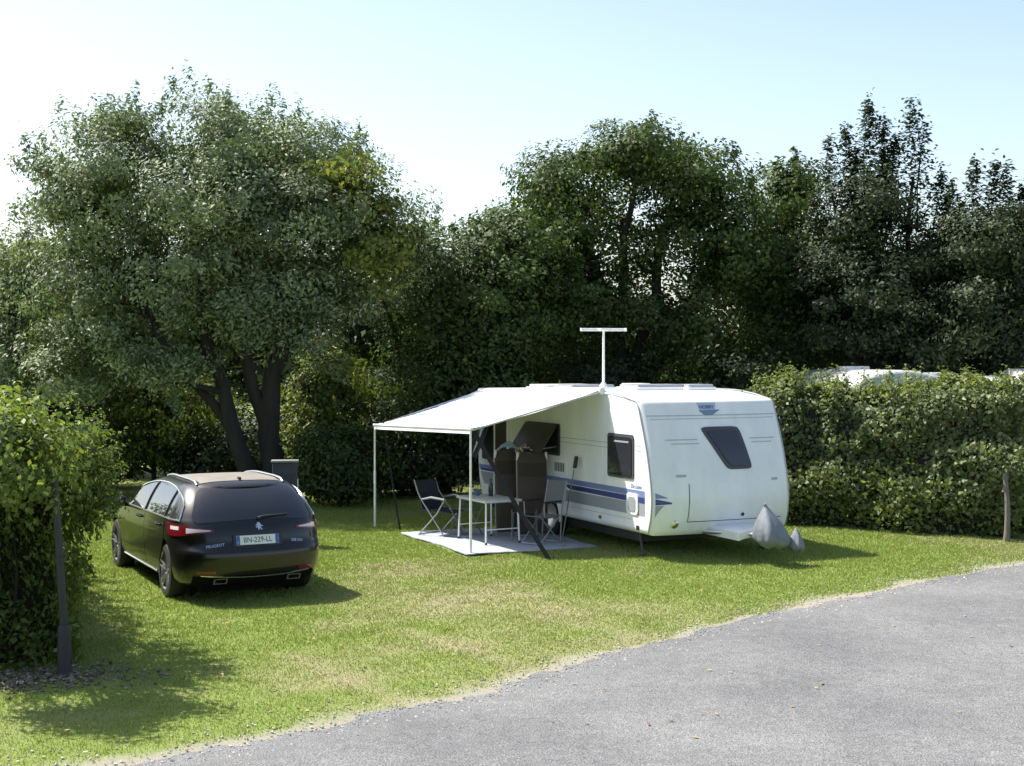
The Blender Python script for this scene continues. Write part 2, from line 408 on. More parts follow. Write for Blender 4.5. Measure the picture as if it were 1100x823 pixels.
# a scatter of dry leaves blown over grass and road
n = 900; X = rng.uniform(-5.5, 7.5, n); D = rng.uniform(10, 22, n); e = edge_dist(X, D); k = rng.random(n) < np.where(e > 0, .75, .22); X, D, e = X[k], D[k], e[k]; n = len(X)
an = rng.uniform(0, 6.28, n); l_ = rng.uniform(.018, .04, n); z = np.where(e > 0, .03, .022); V = np.zeros((n, 4, 3))
for i_, (a_, b_) in enumerate(((-1, 0), (0, -.4), (1, 0), (0, .4))):
    V[:, i_] = np.stack([X + l_ * (a_ * np.cos(an) - b_ * np.sin(an)), D + l_ * (a_ * np.sin(an) + b_ * np.cos(an)), z + rng.uniform(0, .012, n)], 1)
quads('leaf_litter', V, M_pebble, cols=np.array([(.20, .13, .05), (.30, .22, .09), (.13, .085, .04), (.26, .25, .08)])[rng.integers(0, 4, n)])
tag(bpy.data.objects['leaf_litter'], 'scattered small dry leaves on the grass and road', 'leaves', kind='stuff')
# ------------------------------------------------------------------ shared paints
M_white = mat('white_gelcoat', (.80, .81, .81), rough=.28, coat=.35, var=.10, vscale=2.2, stretch=(1.6, 1.6, .45))
M_alu = mat('brushed_aluminium', (.62, .63, .64), rough=.35, metal=.85)
M_whitepole = mat('white_enamel', (.78, .78, .77), rough=.35)
M_black = mat('black_plastic', (.014, .014, .015), rough=.5)
M_rubber = mat('tyre_rubber', (.018, .018, .018), rough=.8, bump=.3, bscale=90)
M_acry = mat('smoked_acrylic', (.030, .031, .040), rough=.08, coat=.5)
M_brownacry = mat('brown_acrylic', (.030, .021, .016), rough=.4)
M_frame = mat('grey_rubber_frame', (.055, .056, .066), rough=.55)
M_trim = mat('grey_trim', (.42, .43, .44), rough=.4, metal=.3)
M_blue = mat('dark_blue_decal', (.030, .045, .20), rough=.35, coat=.3)
M_lav = mat('light_blue_decal', (.17, .21, .42), rough=.35, coat=.3)
M_grey = mat('grey_decal', (.30, .31, .335), rough=.35, coat=.3)
M_groove = mat('seam_grey', (.40, .42, .44), rough=.6)
M_chrome = mat('chrome', (.75, .75, .76), rough=.12, metal=1)

# ------------------------------------------------------------------ the caravan
van = empty('caravan', VAN_O, TURN)
tag(van, 'white touring caravan with blue side stripe and roof aerial, extended awning on its left', 'caravan')
W = 2.3; LEN = 5.85
yf = mono([.34, .38, .46, .60, .80, 1.0, 1.4, 1.95, 2.10, 2.165, 2.195, 2.212, 2.232, 2.262, 2.30], [-.05, -.095, -.125, -.165, -.185, -.165, -.075, .12, .182, .212, .235, .28, .42, .68, 1.0])
prof = [(yf(z), z) for z in (.34, .38, .42, .47, .52, .6, .68, .77, .86, .95, 1.05, 1.2, 1.4, 1.6, 1.8, 1.95, 2.05, 2.10, 2.14, 2.165, 2.18, 2.195, 2.204, 2.212, 2.222, 2.232, 2.247, 2.262, 2.28, 2.30)]
prof += [(1.25, 2.315), (2.0, 2.325), (3.5, 2.31), (5.0, 2.265), (5.4, 2.24), (5.6, 2.19), (5.72, 2.08), (5.8, 1.9), (5.85, 1.5), (5.85, 1.0), (5.81, .7), (5.74, .5), (5.66, .38), (5.58, .34)]
prof += [(y, .34) for y in (5, 4, 3, 2, 1, .5)]
pp = [Vector((0, y, z)) for y, z in prof]; n = len(pp)
nrm = []
for i in range(n):
    t = pp[(i + 1) % n] - pp[i - 1]; nv = Vector((0, -t.z, t.y)).normalized(); nrm.append(nv if nv.dot(pp[i] - Vector((0, 2.9, 1.3))) > 0 or True else -nv)
cen = Vector((0, 2.9, 1.3))
if sum(nrm[i].dot(pp[i] - cen) for i in range(n)) < 0: nrm = [-q for q in nrm]
RR = .075
def bow(v, y): return -.10 * (1 - (abs(2 * v / W - 1)) ** 3) * min(1, max(0, (.8 - y) / .5))
def rows(v):
    d = min(v, W - v); ins = RR - math.sqrt(max(0, RR ** 2 - (RR - d) ** 2)) if d < RR else 0
    return [(v, pp[i].y - nrm[i].y * ins + bow(v, pp[i].y), pp[i].z - nrm[i].z * ins) for i in range(n)]
vst = [0, .006, .02, .042, .075, .14, .3, .5, .75, 1.0, 1.15]; vst = vst + [W - v for v in vst[-2::-1]]
mb = MB(); ringN = len(vst)
vs = [p for v in vst for p in rows(v)]
fs = [(i * n + k, i * n + (k + 1) % n, (i + 1) * n + (k + 1) % n, (i + 1) * n + k) for i in range(ringN - 1) for k in range(n)]
fs += [tuple(range(n))[::-1], tuple((ringN - 1) * n + k for k in range(n))]
mb.add(vs, fs)
body = mb.build('body', M_white, van, smooth=30)
WHY = 3.02
cutters = []
for xs in (-.3, W - .22):
    poly = [(WHY + .40 * math.cos(a_), .30 + .40 * math.sin(a_)) for a_ in np.linspace(0, math.pi, 20)] + [(WHY - .40, .2), (WHY + .40, .2)]
    c_ = MB().prism(poly, xs, xs + .52, Matrix(((0, 0, 1, 0), (1, 0, 0, 0), (0, 1, 0, 0), (0, 0, 0, 1)))).build('cutter', None, van, smooth=0); cutters.append(c_)
cut(body, cutters)
for xs in (.22, W - .22):
    poly = [(WHY + .395 * math.cos(a_), .30 + .395 * math.sin(a_)) for a_ in np.linspace(0, math.pi, 20)]
    x0 = xs - .015 if xs < 1 else xs + .0
    MB().prism(poly, x0, x0 + .012, Matrix(((0, 0, 1, 0), (1, 0, 0, 0), (0, 1, 0, 0), (0, 0, 0, 1)))).build('wheel_housing', M_black, van, smooth=0)
for xs in (-.004, W + .004):
    arc = [(xs, WHY + .42 * math.cos(a_), .30 + .42 * math.sin(a_)) for a_ in np.linspace(-.1, math.pi + .1, 24)]
    MB().tube(arc, .026, 8).build('wheel_arch', M_white, van)
def Fp(v, z):                                    # point and outward normal on the front moulding
    f = lambda a_, b_: Vector((a_, yf(b_) + bow(a_, yf(b_)), b_))
    du = f(v + .01, z) - f(v - .01, z); dv = f(v, z + .01) - f(v, z - .01)
    nn = du.cross(dv).normalized(); return f(v, z), (nn if nn.y < 0 else -nn)
def fpatch(fn, nu, nv, top, bot, name, m, parent=van, smooth=40):
    P = []; Nn = []
    for i in range(nu):
        a_ = []; b_ = []
        for j in range(nv):
            p, q = Fp(*fn(i / (nu - 1), j / (nv - 1))); a_.append(p); b_.append(q)
        P.append(a_); Nn.append(b_)
    return MB().slab(P, Nn, top, bot).build(name, m, parent, smooth=smooth)
def quadfn(c00, c10, c01, c11, rnd=.0):
    def f(a_, b_):
        # squeeze towards rounded corners
        A = 2 * a_ - 1; B = 2 * b_ - 1
        if rnd:
            A2 = A * math.sqrt(1 - rnd * B ** 8 * 1.0) if True else A
            B2 = B * math.sqrt(1 - rnd * A ** 8 * 1.0)
            A, B = A2, B2
        a2, b2 = (A + 1) / 2, (B + 1) / 2
        return tuple((1 - a2) * (1 - b2) * c00[i] + a2 * (1 - b2) * c10[i] + (1 - a2) * b2 * c01[i] + a2 * b2 * c11[i] for i in (0, 1))
    return f
# front window: a leaning trapezoid
w_ = fpatch(quadfn((1.20, 1.235), (1.625, 1.235), (.845, 1.83), (1.50, 1.83), .13), 16, 16, .012, .004, 'front_window', M_frame)
fpatch(quadfn((1.245, 1.285), (1.575, 1.285), (.935, 1.775), (1.445, 1.775), .13), 16, 16, .022, .006, 'pane', M_acry, w_)
# gas locker lid, its seams show as an edge
lid = fpatch(quadfn((.54, .535), (2.12, .535), (.56, 1.05), (2.14, 1.05), .05), 30, 14, .007, .004, 'locker_lid', M_white)
for c0, c1, c2, c3 in (((.525, .523), (2.13, .523), (.525, .531), (2.13, .531)), ((.524, .53), (.532, .53), (.544, 1.06), (.552, 1.06))):
    fpatch(quadfn(c0, c1, c2, c3), 24, 14, .0035, .003, 'locker_seam', M_frame)
q, nq = Fp(1.42, .60)
MB().lathe([(0, .014), (.022, .014), (.027, 0), (.027, -.01)], 16, Matrix.Translation(q + nq * .006) @ nq.to_track_quat('Z', 'Y').to_matrix().to_4x4()).build('lock', M_black, lid)
for z0, z1, v0, v1 in ((1.988, 2.000, .07, 2.23), (1.945, 1.952, .12, 2.2), (1.655, 1.667, .28, .78), (1.60, 1.612, .36, .80), (1.655, 1.667, 1.66, 2.12), (1.60, 1.612, 1.68, 2.05)):
    fpatch(quadfn((v0, z0), (v1, z0), (v0, z1), (v1, z1)), 16, 2, .003, .004, 'moulding_line', M_groove)
for v0, v1, z in ((.36, .52, 1.15), (1.95, 2.06, 1.06)):
    fpatch(quadfn((v0, z), (v1, z), (v0, z + .035), (v1, z + .035), .2), 8, 5, .006, .003, 'grab_handle', M_groove)
q, nq = Fp(.34, .50)
MB().lathe([(0, .02), (.045, .018), (.058, .008), (.06, -.01)], 20, Matrix.Translation(q + nq * .004) @ nq.to_track_quat('Z', 'Y').to_matrix().to_4x4()).build('marker_lamp', M_chrome, van)
# maker's badge: shield of blue grey with lettering over a swoosh
bd = fpatch(quadfn((.93, 2.035), (1.17, 2.035), (.885, 2.17), (1.20, 2.17)), 10, 6, .005, .003, 'badge', mat('badge_blue', (.40, .48, .60), rough=.4))
fpatch(quadfn((.985, 1.995), (1.11, 1.995), (.90, 2.060), (1.25, 2.068)), 10, 5, .009, .002, 'swoosh', mat('badge_dark', (.17, .24, .34), rough=.4), bd)
q, nq = Fp(1.035, 2.105)
Mx = Matrix.Translation(q + nq * .009) @ Matrix((( 1, 0, 0, 0), (0, 0, -1, 0), (0, 1, 0, 0), (0, 0, 0, 1)))
up = Vector((0, .42, .9)); up = (up - nq * up.dot(nq)).normalized(); rt = up.cross(nq)
Mf = Matrix.Translation(q + nq * .008) @ Matrix((rt, up, nq)).transposed().to_4x4()
text_mesh('HOBBY', .075, Mf, 'lettering', M_blue, bd, .001)
# blue arrow tip wraps onto the moulding
fpatch(lambda a_, b_: (.04 + .235 * a_, .775 + b_ * .085 * (1 - a_ * .75) + a_ * .012), 10, 4, .003, .003, 'stripe', M_blue)
fpatch(lambda a_, b_: (.04 + .18 * a_, .868 + b_ * .075 * (1 - a_ * .95)), 10, 4, .003, .003, 'stripe', M_lav)
fpatch(lambda a_, b_: (.04 + .13 * a_, .765 - b_ * .16 * (1 - a_) ** 1.5), 10, 4, .003, .003, 'stripe', M_grey)

def side(y0, z0, y1, z1, t, name, m, parent=van, x=0.0, r=0.0, poly=None, rib=0):
    """flat panel standing t proud of the left side (x = 0, outward is -x)"""
    if poly is None:
        if r:
            poly = []
            for cy, cz, s0 in ((y1 - r, z1 - r, 0), (y0 + r, z1 - r, 90), (y0 + r, z0 + r, 180), (y1 - r, z0 + r, 270)):
                poly += [(cy + r * math.cos(R(s0 + k * 22.5)), cz + r * math.sin(R(s0 + k * 22.5))) for k in range(5)]
        else: poly = [(y0, z0), (y1, z0), (y1, z1), (y0, z1)]
    Mm = Matrix(((0, 0, 1, x), (1, 0, 0, 0), (0, 1, 0, 0), (0, 0, 0, 1)))
    return MB().prism(poly, -t, .004, Mm).build(name, m, parent, smooth=0)
# stripes along the left side
side(0, 0, 0, 0, .0022, 'stripe', M_lav, poly=[(.03, .865), (5.75, .885), (5.75, .95), (.03, .95)])
side(0, 0, 0, 0, .0034, 'stripe', M_blue, poly=[(.03, .775), (2.3, .79), (2.45, .845), (2.45, .86), (.03, .86)])
side(0, 0, 0, 0, .0034, 'stripe', M_blue, poly=[(3.6, .835), (5.7, .85), (5.7, .885), (3.6, .88)])
side(0, 0, 0, 0, .0022, 'stripe', M_grey, poly=[(.03, .60), (2.45, .60), (2.45, .77), (.03, .77)])
side(0, 0, 0, 0, .0022, 'stripe', M_grey, poly=[(4.3, .60), (5.55, .62), (5.7, .83), (4.3, .83)])
side(.38, .525, 2.3, .532, .0022, 'seam', M_groove); side(3.6, .525, 5.4, .532, .0022, 'seam', M_groove)
for z in (1.50, 1.57):
    side(1.1, z, 2.6, z + .009, .003, 'seam', M_groove); side(.14, z, .30, z + .009, .003, 'seam', M_groove)
# small front side window
w_ = side(.33, 1.09, 1.08, 1.72, .016, 'side_window', M_frame, r=.05); side(.37, 1.13, 1.04, 1.68, .026, 'pane', M_acry, w_, r=.04)
side(.44, 1.60, .86, 1.625, .030, 'catch_rail', M_trim, w_)
# arched service hatch near the front corner
h_ = side(.20, .60, .52, .90, .018, 'service_hatch', M_white, r=.06); side(.26, .64, .46, .85, .024, 'hatch_door', M_grey, h_, r=.05)
side(.18, .395, .25, .455, .012, 'marker_lamp', M_black, r=.01); side(1.28, .44, 1.35, .49, .012, 'marker_lamp', mat('amber_lens', (.25, .10, .03), rough=.2), r=.01)
# fridge vents by the wheel
for z in (.62, 1.00):
    v_ = side(2.42, z, 2.82, z + .22, .014, 'fridge_vent', M_whitepole, r=.02)
    for k in range(6): side(2.46 + k * .058, z + .04, 2.49 + k * .058, z + .18, .019, 'slot', M_frame, v_)
# window held open on its stays, then the door and the rear window
wo = side(2.62, 1.28, 3.80, 1.78, .012, 'opening_window', M_frame, r=.04)
side(2.67, 1.32, 3.75, 1.74, .017, 'interior_shade_panel', M_black, wo, r=.03)  # black panel painted in for the unlit interior, no real hole behind
def flap(y0, y1, z, ln, ang, parent):
    rt_ = Matrix.Rotation(R(ang), 4, 'Y')
    return MB().rbox((0, 0, 0), (.022, y1 - y0, ln), .009, 2).build('pane', M_brownacry, parent), rt_
def tilt(o, y0, y1, z, ln, ang):
    c_, s_ = math.cos(R(ang)), math.sin(R(ang))
    o.data.transform(Matrix.Translation((-.04 - s_ * ln / 2, (y0 + y1) / 2, z - c_ * ln / 2)) @ Matrix.Rotation(R(ang), 4, 'Y'))
o_, _ = flap(2.64, 3.78, 1.77, .54, 34, wo); tilt(o_, 2.64, 3.78, 1.77, .54, 34)
for y in (2.72, 3.70): MB().tube([(-.015, y, 1.42), (-.29, y, 1.39)], .006, 6).build('stay', M_alu, wo)
dr_ = side(4.50, .42, 5.10, 2.15, .020, 'entrance_door', M_whitepole, r=.05)
side(4.58, 1.15, 5.02, 2.02, .028, 'pane', M_brownacry, dr_, r=.05)
side(4.57, .95, 4.60, 1.08, .05, 'handle', M_black, dr_, r=.008)
wr = side(5.14, 1.05, 5.62, 1.75, .012, 'rear_side_window', M_frame, r=.04)
o_, _ = flap(5.15, 5.60, 1.74, .70, 24, wr); tilt(o_, 5.15, 5.60, 1.74, .70, 24); o_.data.materials[0] = M_acry
# corner rails where side and moulding meet
for xs in (.004, W - .004):
    MB().tube([(xs, yf(z) + .035 + (.0 if z < 2.1 else (z - 2.1) * .3), z + .006) for z in np.linspace(.36, 2.19, 30)] + [(xs, .68, 2.266), (xs, 1.0, 2.303)], .011, 8).build('corner_rail', M_trim, van)
for xs in (.0, W):
    MB().tube([(xs, y, z + .004) for y, z in ((1.05, 2.305), (1.25, 2.315), (2, 2.325), (3.5, 2.31), (5, 2.265), (5.4, 2.24))], .010, 8).build('roof_rail', M_trim, van)
# roof: hatches and the aerial
def hatch(x, y, dx, dy, h, m2, parent=van):
    z = 2.325 - max(0, y - 2) * .02
    o = MB().rbox((x, y, z + .015), (dx, dy, .05), .012, 2).build('roof_hatch', M_whitepole, parent)
    MB().rbox((x, y, z + .03 + h / 2), (dx * .9, dy * .92, h), .018, 2).build('dome', m2, o)
M_dome = mat('grey_dome', (.33, .34, .37), rough=.2, coat=.3); M_dome2 = mat('milky_dome', (.72, .73, .74), rough=.25)
hatch(1.15, 1.75, .95, .62, .05, M_dome); hatch(1.75, 1.55, .5, .5, .05, M_dome); hatch(.75, 3.2, .85, .6, .05, M_dome); hatch(1.15, 4.75, 1.1, .75, .055, M_dome2); hatch(1.75, 3.3, .4, .4, .06, M_dome2)
ae = MB().tube([(.70, 2.5, 2.33), (.70, 2.5, 3.235)], [.022, .018], 10).build('aerial_mast', M_whitepole, van)
MB().tube([(.70, 2.5, 2.352), (.70, 2.5, 2.42)], [.07, .035], 14).build('mast_foot', M_whitepole, ae)
ah = MB().rbox((.70, 2.5, 3.25), (.16, .12, .045), .012, 2).build('aerial_head', M_whitepole, ae)
ang = -R(17)
for sgn in (-1, 1):
    for k in (-1, 1):
        MB().rbox((.70 + sgn * .21 * math.cos(ang), 2.5 + sgn * .21 * math.sin(ang) + k * .028, 3.25 + k * .014), (.30, .022, .020), .006, 2, Matrix.Rotation(ang, 3, 'Z')).build('element', M_whitepole, ae)
    MB().rbox((.70 + sgn * .355 * math.cos(ang), 2.5 + sgn * .355 * math.sin(ang), 3.25), (.02, .085, .05), .006, 2, Matrix.Rotation(ang, 3, 'Z')).build('element_tip', M_whitepole, ae)
# chassis, wheels, steadies, drawbar
MB().box((W / 2, 2.95, .27), (2.0, 5.1, .14)).build('chassis_shade_box', M_black, van, smooth=0)  # box set low and wide to deepen the shade beneath the caravan
def caravan_wheel(x, sgn):
    Mw = Matrix.Translation((x, WHY, .31)) @ Matrix.Rotation(R(90) * sgn, 4, 'Y')
    t_ = MB().lathe([(.19, -.085), (.25, -.09), (.295, -.08), (.31, -.05), (.312, 0), (.31, .05), (.295, .08), (.25, .09), (.19, .085)], 32, Mw).build('wheel', M_rubber, van)
    MB().lathe([(0, .05), (.05, .05), (.06, .04), (.12, .055), (.17, .07), (.192, .086), (.2, .08)], 32, Mw).build('rim', M_alu, t_)
caravan_wheel(.13, -1); caravan_wheel(W - .13, 1)
for x in (.12, W - .12):
    MB().tube([(x, .38, .36), (x, .28, .03)], .018, 8).box((x, .27, .015), (.12, .12, .03)).build('corner_steady', M_frame, van)
    MB().tube([(x, 5.45, .36), (x, 5.5, .03)], .018, 8).box((x, 5.5, .015), (.12, .12, .03)).build('corner_steady', M_frame, van)
db = MB()
for sx in (-1, 1): db.tube([(1.15 + sx * .55, .3, .36), (1.25, -1.0, .40)], .03, 8)
db.tube([(1.25, -.95, .40), (1.30, -1.22, .42)], .035, 8)
db.build('drawbar', M_alu, van)
P = [[(1.30 + a_ * (.42 - .12 * t_), -.02 - .80 * t_, .475 - .03 * t_ - .03 * abs(a_) ** 3) for a_ in np.linspace(-1, 1, 9)] for t_ in np.linspace(0, 1, 8)]
cv = MB().grid(P)
cv.grid([[(p[0], p[1], p[2]), (p[0], p[1] , p[2] - .11)] for p in [r[0] for r in P]]); cv.grid([[(p[0], p[1], p[2]), (p[0], p[1], p[2] - .11)] for p in [r[-1] for r in P]]); cv.grid([[p, (p[0], p[1], p[2] - .10)] for p in P[-1]])
cv.build('drawbar_fairing', M_white, van, fix=False)
MB().tube([(1.33, -1.12, .62), (1.33, -1.12, .4)], .025, 8).lathe([(.02, -.03), (.07, -.035), (.08, 0), (.07, .035), (.02, .03)], 20, Matrix.Translation((1.33, -1.12, .36)) @ Matrix.Rotation(R(90), 4, 'Y')).build('jockey_wheel', M_black, van)
# name in script above the stripe
text_mesh('De Luxe', .085, Matrix(((0, 0, -1, -.004), (-1, 0, 0, .27), (0, 1, 0, 1.00), (0, 0, 0, 1))), 'lettering', M_lav, van, .001, .25)

# grey cover pulled over the hitch
hc = empty('hitch_cover', Vector((*vanl(1.33, -1.18), .0)), TURN)
tag(hc, 'pale grey waterproof cover pulled over the towing hitch of the caravan', 'hitch cover')
def drape(cx, cy, hgt, zb, rx, ry, seed, lean=(0, 0)):
    P = []; r_ = np.random.default_rng(seed); ph = r_.uniform(0, 6.28, 4)
    for i in range(22):
        t_ = i / 21; row = []
        rad = .10 + .92 * math.sin(min(1, t_ / .80) * 1.5708) ** 1.05 if t_ < .80 else 1.02 * math.sqrt(max(.02, 1 - ((t_ - .80) / .23) ** 2))
        for k in range(48):
            g = 2 * math.pi * k / 48
            fold = 1 + min(t_, .75) * (.10 * math.sin(5 * g + ph[0]) + .06 * math.sin(9 * g + ph[1] + 2 * t_) + .03 * math.sin(17 * g + ph[2]))
            row.append((cx + lean[0] * (1 - t_) + rx * rad * fold * math.cos(g), cy + lean[1] * (1 - t_) + ry * rad * fold * math.sin(g), zb + (hgt - zb) * (1 - t_) + .02 * t_ * math.sin(4 * g + ph[3])))
        P.append(row + [row[0]])
    return MB().grid(P).add([(cx + lean[0], cy + lean[1], hgt + .012)] + P[0][:-1], [(0, k + 1, (k + 1) % 48 + 1) for k in range(48)])
M_tarp = mat('grey_tarp', (.17, .19, .22), rough=.6, var=.2, vscale=7, bump=.6, bscale=14)
drape(0, .05, .80, .24, .225, .24, 3, (-.10, .04)).build('cover_sheet', M_tarp, hc, smooth=70)
drape(.25, -.12, .50, .20, .10, .12, 5).build('cover_flap', M_tarp, hc, smooth=70)
MB().tube([(-.10, .09, .77), (-.11, .09, .83)], [.03, .022], 10).build('handle_tip', M_tarp, hc)

# ------------------------------------------------------------------ awning
aw = empty('awning', VAN_O, TURN)
tag(aw, 'white roll-out sun awning on two thin poles beside the white touring caravan', 'awning')
m_, nt, b, out = new_mat('awning_cloth'); b.inputs['Base Color'].default_value = (.80, .81, .81, 1); inp(b, Roughness=.7)
tr = nt.nodes.new('ShaderNodeBsdfTranslucent'); tr.inputs[0].default_value = (.78, .77, .70, 1)
ms = nt.nodes.new('ShaderNodeMixShader'); ms.inputs[0].default_value = .09
nt.links.new(b.outputs[0], ms.inputs[1]); nt.links.new(tr.outputs[0], ms.inputs[2]); nt.links.new(ms.outputs[0], out.inputs['Surface'])
tcn = nt.nodes.new('ShaderNodeTexCoord'); nz = nt.nodes.new('ShaderNodeTexNoise'); inp(nz, Scale=2.2, Detail=4.0); nt.links.new(tcn.outputs['Object'], nz.inputs['Vector'])
bp = nt.nodes.new('ShaderNodeBump'); inp(bp, Strength=.15, Distance=.05); nt.links.new(nz.outputs['Fac'], bp.inputs['Height']); nt.links.new(bp.outputs[0], b.inputs['Normal'])
I0, I1 = Vector((-.09, 1.18, 2.34)), Vector((-.09, 5.55, 2.25)); O0, O1 = Vector((-2.0, 1.5, 1.80)), Vector((-2.2, 5.02, 1.71))
P = []; Nn = []
for i in range(25):
    a_ = i / 24; A = I0.lerp(I1, a_); B = O0.lerp(O1, a_); row = []
    for j in range(17):
        t_ = j / 16; p = A.lerp(B, t_); p.z -= .10 * math.sin(math.pi * t_) * (.5 + .5 * math.sin(math.pi * a_)) + .012 * math.sin(a_ * 19) * t_ * (1 - t_) * 4; row.append(p)
    P.append(row); Nn.append([Vector((-.27, 0, .96))] * 17)
MB().slab(P, Nn, .002, .002).build('fabric', m_, aw, smooth=60)
MB().tube([I0 + Vector((.03, -.03, -.015)), I1 + Vector((.03, .03, -.015))], .05, 14).build('roller_case', M_whitepole, aw)
MB().tube([O0 + Vector((0, -.04, -.005)), O1 + Vector((0, .04, -.005))], .022, 10).build('lead_rail', M_whitepole, aw)
P = [[O0.lerp(O1, i / 40) + Vector((-.005, 0, -.01)), O0.lerp(O1, i / 40) + Vector((-.012, 0, -.075))] for i in range(41)]
MB().slab(P, [[Vector((-1, 0, 0))] * 2] * 41, .001, .001).build('valance', m_, aw, smooth=60)
for o_, k in ((O0, 1), (O1, 1)):
    pl = MB().tube([(o_.x, o_.y, 0.01), (o_.x, o_.y, .95)], .019, 10).tube([(o_.x, o_.y, .9), (o_.x, o_.y, o_.z)], .015, 10).build('pole', M_whitepole, aw)
    MB().box((o_.x, o_.y, .012), (.10, .10, .02)).build('foot_plate', M_black, pl, smooth=0)
# spreader arms against the caravan side
for a_, b_ in ((I0, O0), (I1, O1)):
    MB().tube([a_ + Vector((0, 0, -.03)), b_ + Vector((.03, 0, -.02))], .014, 8).build('spreader_arm', M_alu, aw)
def strap(p, q, wd, name):
    p, q = Vector(p), Vector(q); d = (q - p).normalized(); s_ = d.cross(Vector((.3, 1, .2))).normalized() * wd / 2; n_ = d.cross(s_).normalized()
    P = [[p.lerp(q, i / 12) + s_ * j + Vector((0, 0, -.03 * math.sin(math.pi * i / 12))) for j in (-1, 0, 1)] for i in range(13)]
    return MB().slab(P, [[n_] * 3] * 13, .002, .002)
M_strap = mat('black_webbing', (.012, .012, .013), rough=.8)
def wl(X, Y, z):
    dx, dy = X - VAN_O.x, Y - VAN_O.y; c_, s_ = math.cos(TURN), math.sin(TURN); return Vector((dx * c_ + dy * s_, -dx * s_ + dy * c_, z))
strap(Vector((-1.92, 1.62, 1.79)), wl(.52, 19.3, .0), .062, 's').build('storm_strap', M_strap, aw)
strap(Vector((-2.1, 4.9, 1.79)), Vector((-1.95, 4.5, 0)), .03, 's').build('storm_strap', M_strap, aw)
# ------------------------------------------------------------------ the estate car
car = empty('parked_car', CAR_O, CAR_T); car.scale = (.96, .96, .96)
tag(car, 'dark brown estate car parked on the grass with its tailgate towards the road', 'car')
def car_paint():
    m, nt, b, out = new_mat('dark_metallic_paint'); b.inputs['Base Color'].default_value = (.0070, .0062, .0060, 1)
    inp(b, Roughness=.34, Metallic=.0); b.inputs['Specular IOR Level'].default_value = .25; b.inputs['Coat Weight'].default_value = .75; b.inputs['Coat Roughness'].default_value = .035
    nz = nt.nodes.new('ShaderNodeTexNoise'); inp(nz, Scale=14.0, Detail=5.0); tc = nt.nodes.new('ShaderNodeTexCoord'); nt.links.new(tc.outputs['Object'], nz.inputs['Vector'])
    mr = nt.nodes.new('ShaderNodeMapRange'); mr.inputs[3].default_value = .02; mr.inputs[4].default_value = .11
    nt.links.new(nz.outputs['Fac'], mr.inputs[0]); nt.links.new(mr.outputs[0], b.inputs['Coat Roughness'])
    return m
M_paint = car_paint()
M_glass = mat('dark_tinted_glass', (.010, .012, .016), rough=.03, spec=.8)
M_sglass = mat('side_glass', (.030, .036, .034), rough=.02, spec=1.0)
M_roofglass = mat('roof_glass', (.27, .245, .21), rough=.4, var=.15, vscale=6)
M_red = mat('red_lens', (.15, .005, .010), rough=.12, coat=.6); M_clear = mat('clear_lens', (.62, .60, .63), rough=.12, coat=.6)
M_alu2 = mat('dull_steel', (.10, .10, .10), rough=.35, metal=1)
M_valance = mat('matt_valance', (.006, .006, .006), rough=.95, spec=.1)
M_rim = mat('alloy_rim', (.34, .34, .35), rough=.35, metal=.9)
M_silver = mat('silver_trim', (.70, .70, .70), rough=.25, metal=.9)
Z = [.19, .25, .34, .45, .56, .63, .68, .73, .80, .87, .93, .97, 1.00, 1.08, 1.18, 1.27, 1.33, 1.375, 1.405, 1.425, 1.435]
T = dict(
    yr=[-.74, -.86, -.93, -.965, -.975, -.965, -.925, -.90, -.885, -.865, -.84, -.815, -.79, -.72, -.615, -.50, -.41, -.32, -.20, .05, .35],
    yf=[3.55, 3.66, 3.74, 3.78, 3.79, 3.78, 3.76, 3.72, 3.62, 3.42, 3.10, 2.78, 2.52, 2.32, 2.05, 1.78, 1.55, 1.32, 1.05, .75, .5],
    w=[.80, .855, .885, .90, .905, .908, .910, .910, .908, .903, .895, .885, .872, .838, .788, .733, .688, .635, .55, .40, .22])
Fy, Ff, Fw = (mono(Z, T[k]) for k in ('yr', 'yf', 'w'))
def cl_r(z): return .62 if z < .95 else max(.40, .62 - (z - .95) * .7)
def cl_f(z): return 1.15 if z < .85 else max(.28, 1.15 - (z - .85) * 2.2)
NR, NF = 2.7, 2.5
def half(z, na=14, ns=18):
    """outline of one height from the rear centre round the right side to the front centre"""
    yr, yf_, w_, cr, cf = Fy(z), Ff(z), Fw(z), cl_r(z), cl_f(z)
    cr = min(cr, (yf_ - yr) * .45); cf = min(cf, (yf_ - yr) * .45)
    P = []
    for k in range(na + 1):
        t_ = math.pi / 2 * k / na; P.append((w_ * math.sin(t_) ** (2 / NR), yr + cr - cr * math.cos(t_) ** (2 / NR) if k < na else yr + cr, z))
    for k in range(1, ns): P.append((w_, yr + cr + (yf_ - cf - yr - cr) * k / ns, z))
    for k in range(na + 1):
        t_ = math.pi / 2 * (1 - k / na); P.append((w_ * math.sin(t_) ** (2 / NF) if k < na else 0.0, yf_ - cf + cf * max(0, math.cos(t_)) ** (2 / NF), z))
    P[0] = (0.0, yr, z)
    return P
zs = sorted(set(list(np.round(np.linspace(.19, 1.36, 64), 4)) + [1.375, 1.385, 1.395, 1.405, 1.413, 1.42, 1.427, 1.432, 1.435]))
rings = []
for z in zs:
    h_ = half(z); rings.append(h_ + [(-x, y, zz) for x, y, zz in h_[-2:0:-1]])
nr_ = len(rings[0]); mb = MB(); vs = [p for r_ in rings for p in r_]
fs = [(i * nr_ + k, i * nr_ + (k + 1) % nr_, (i + 1) * nr_ + (k + 1) % nr_, (i + 1) * nr_ + k) for i in range(len(zs) - 1) for k in range(nr_)]
fs += [tuple(range(nr_))[::-1], tuple((len(zs) - 1) * nr_ + k for k in range(nr_))]
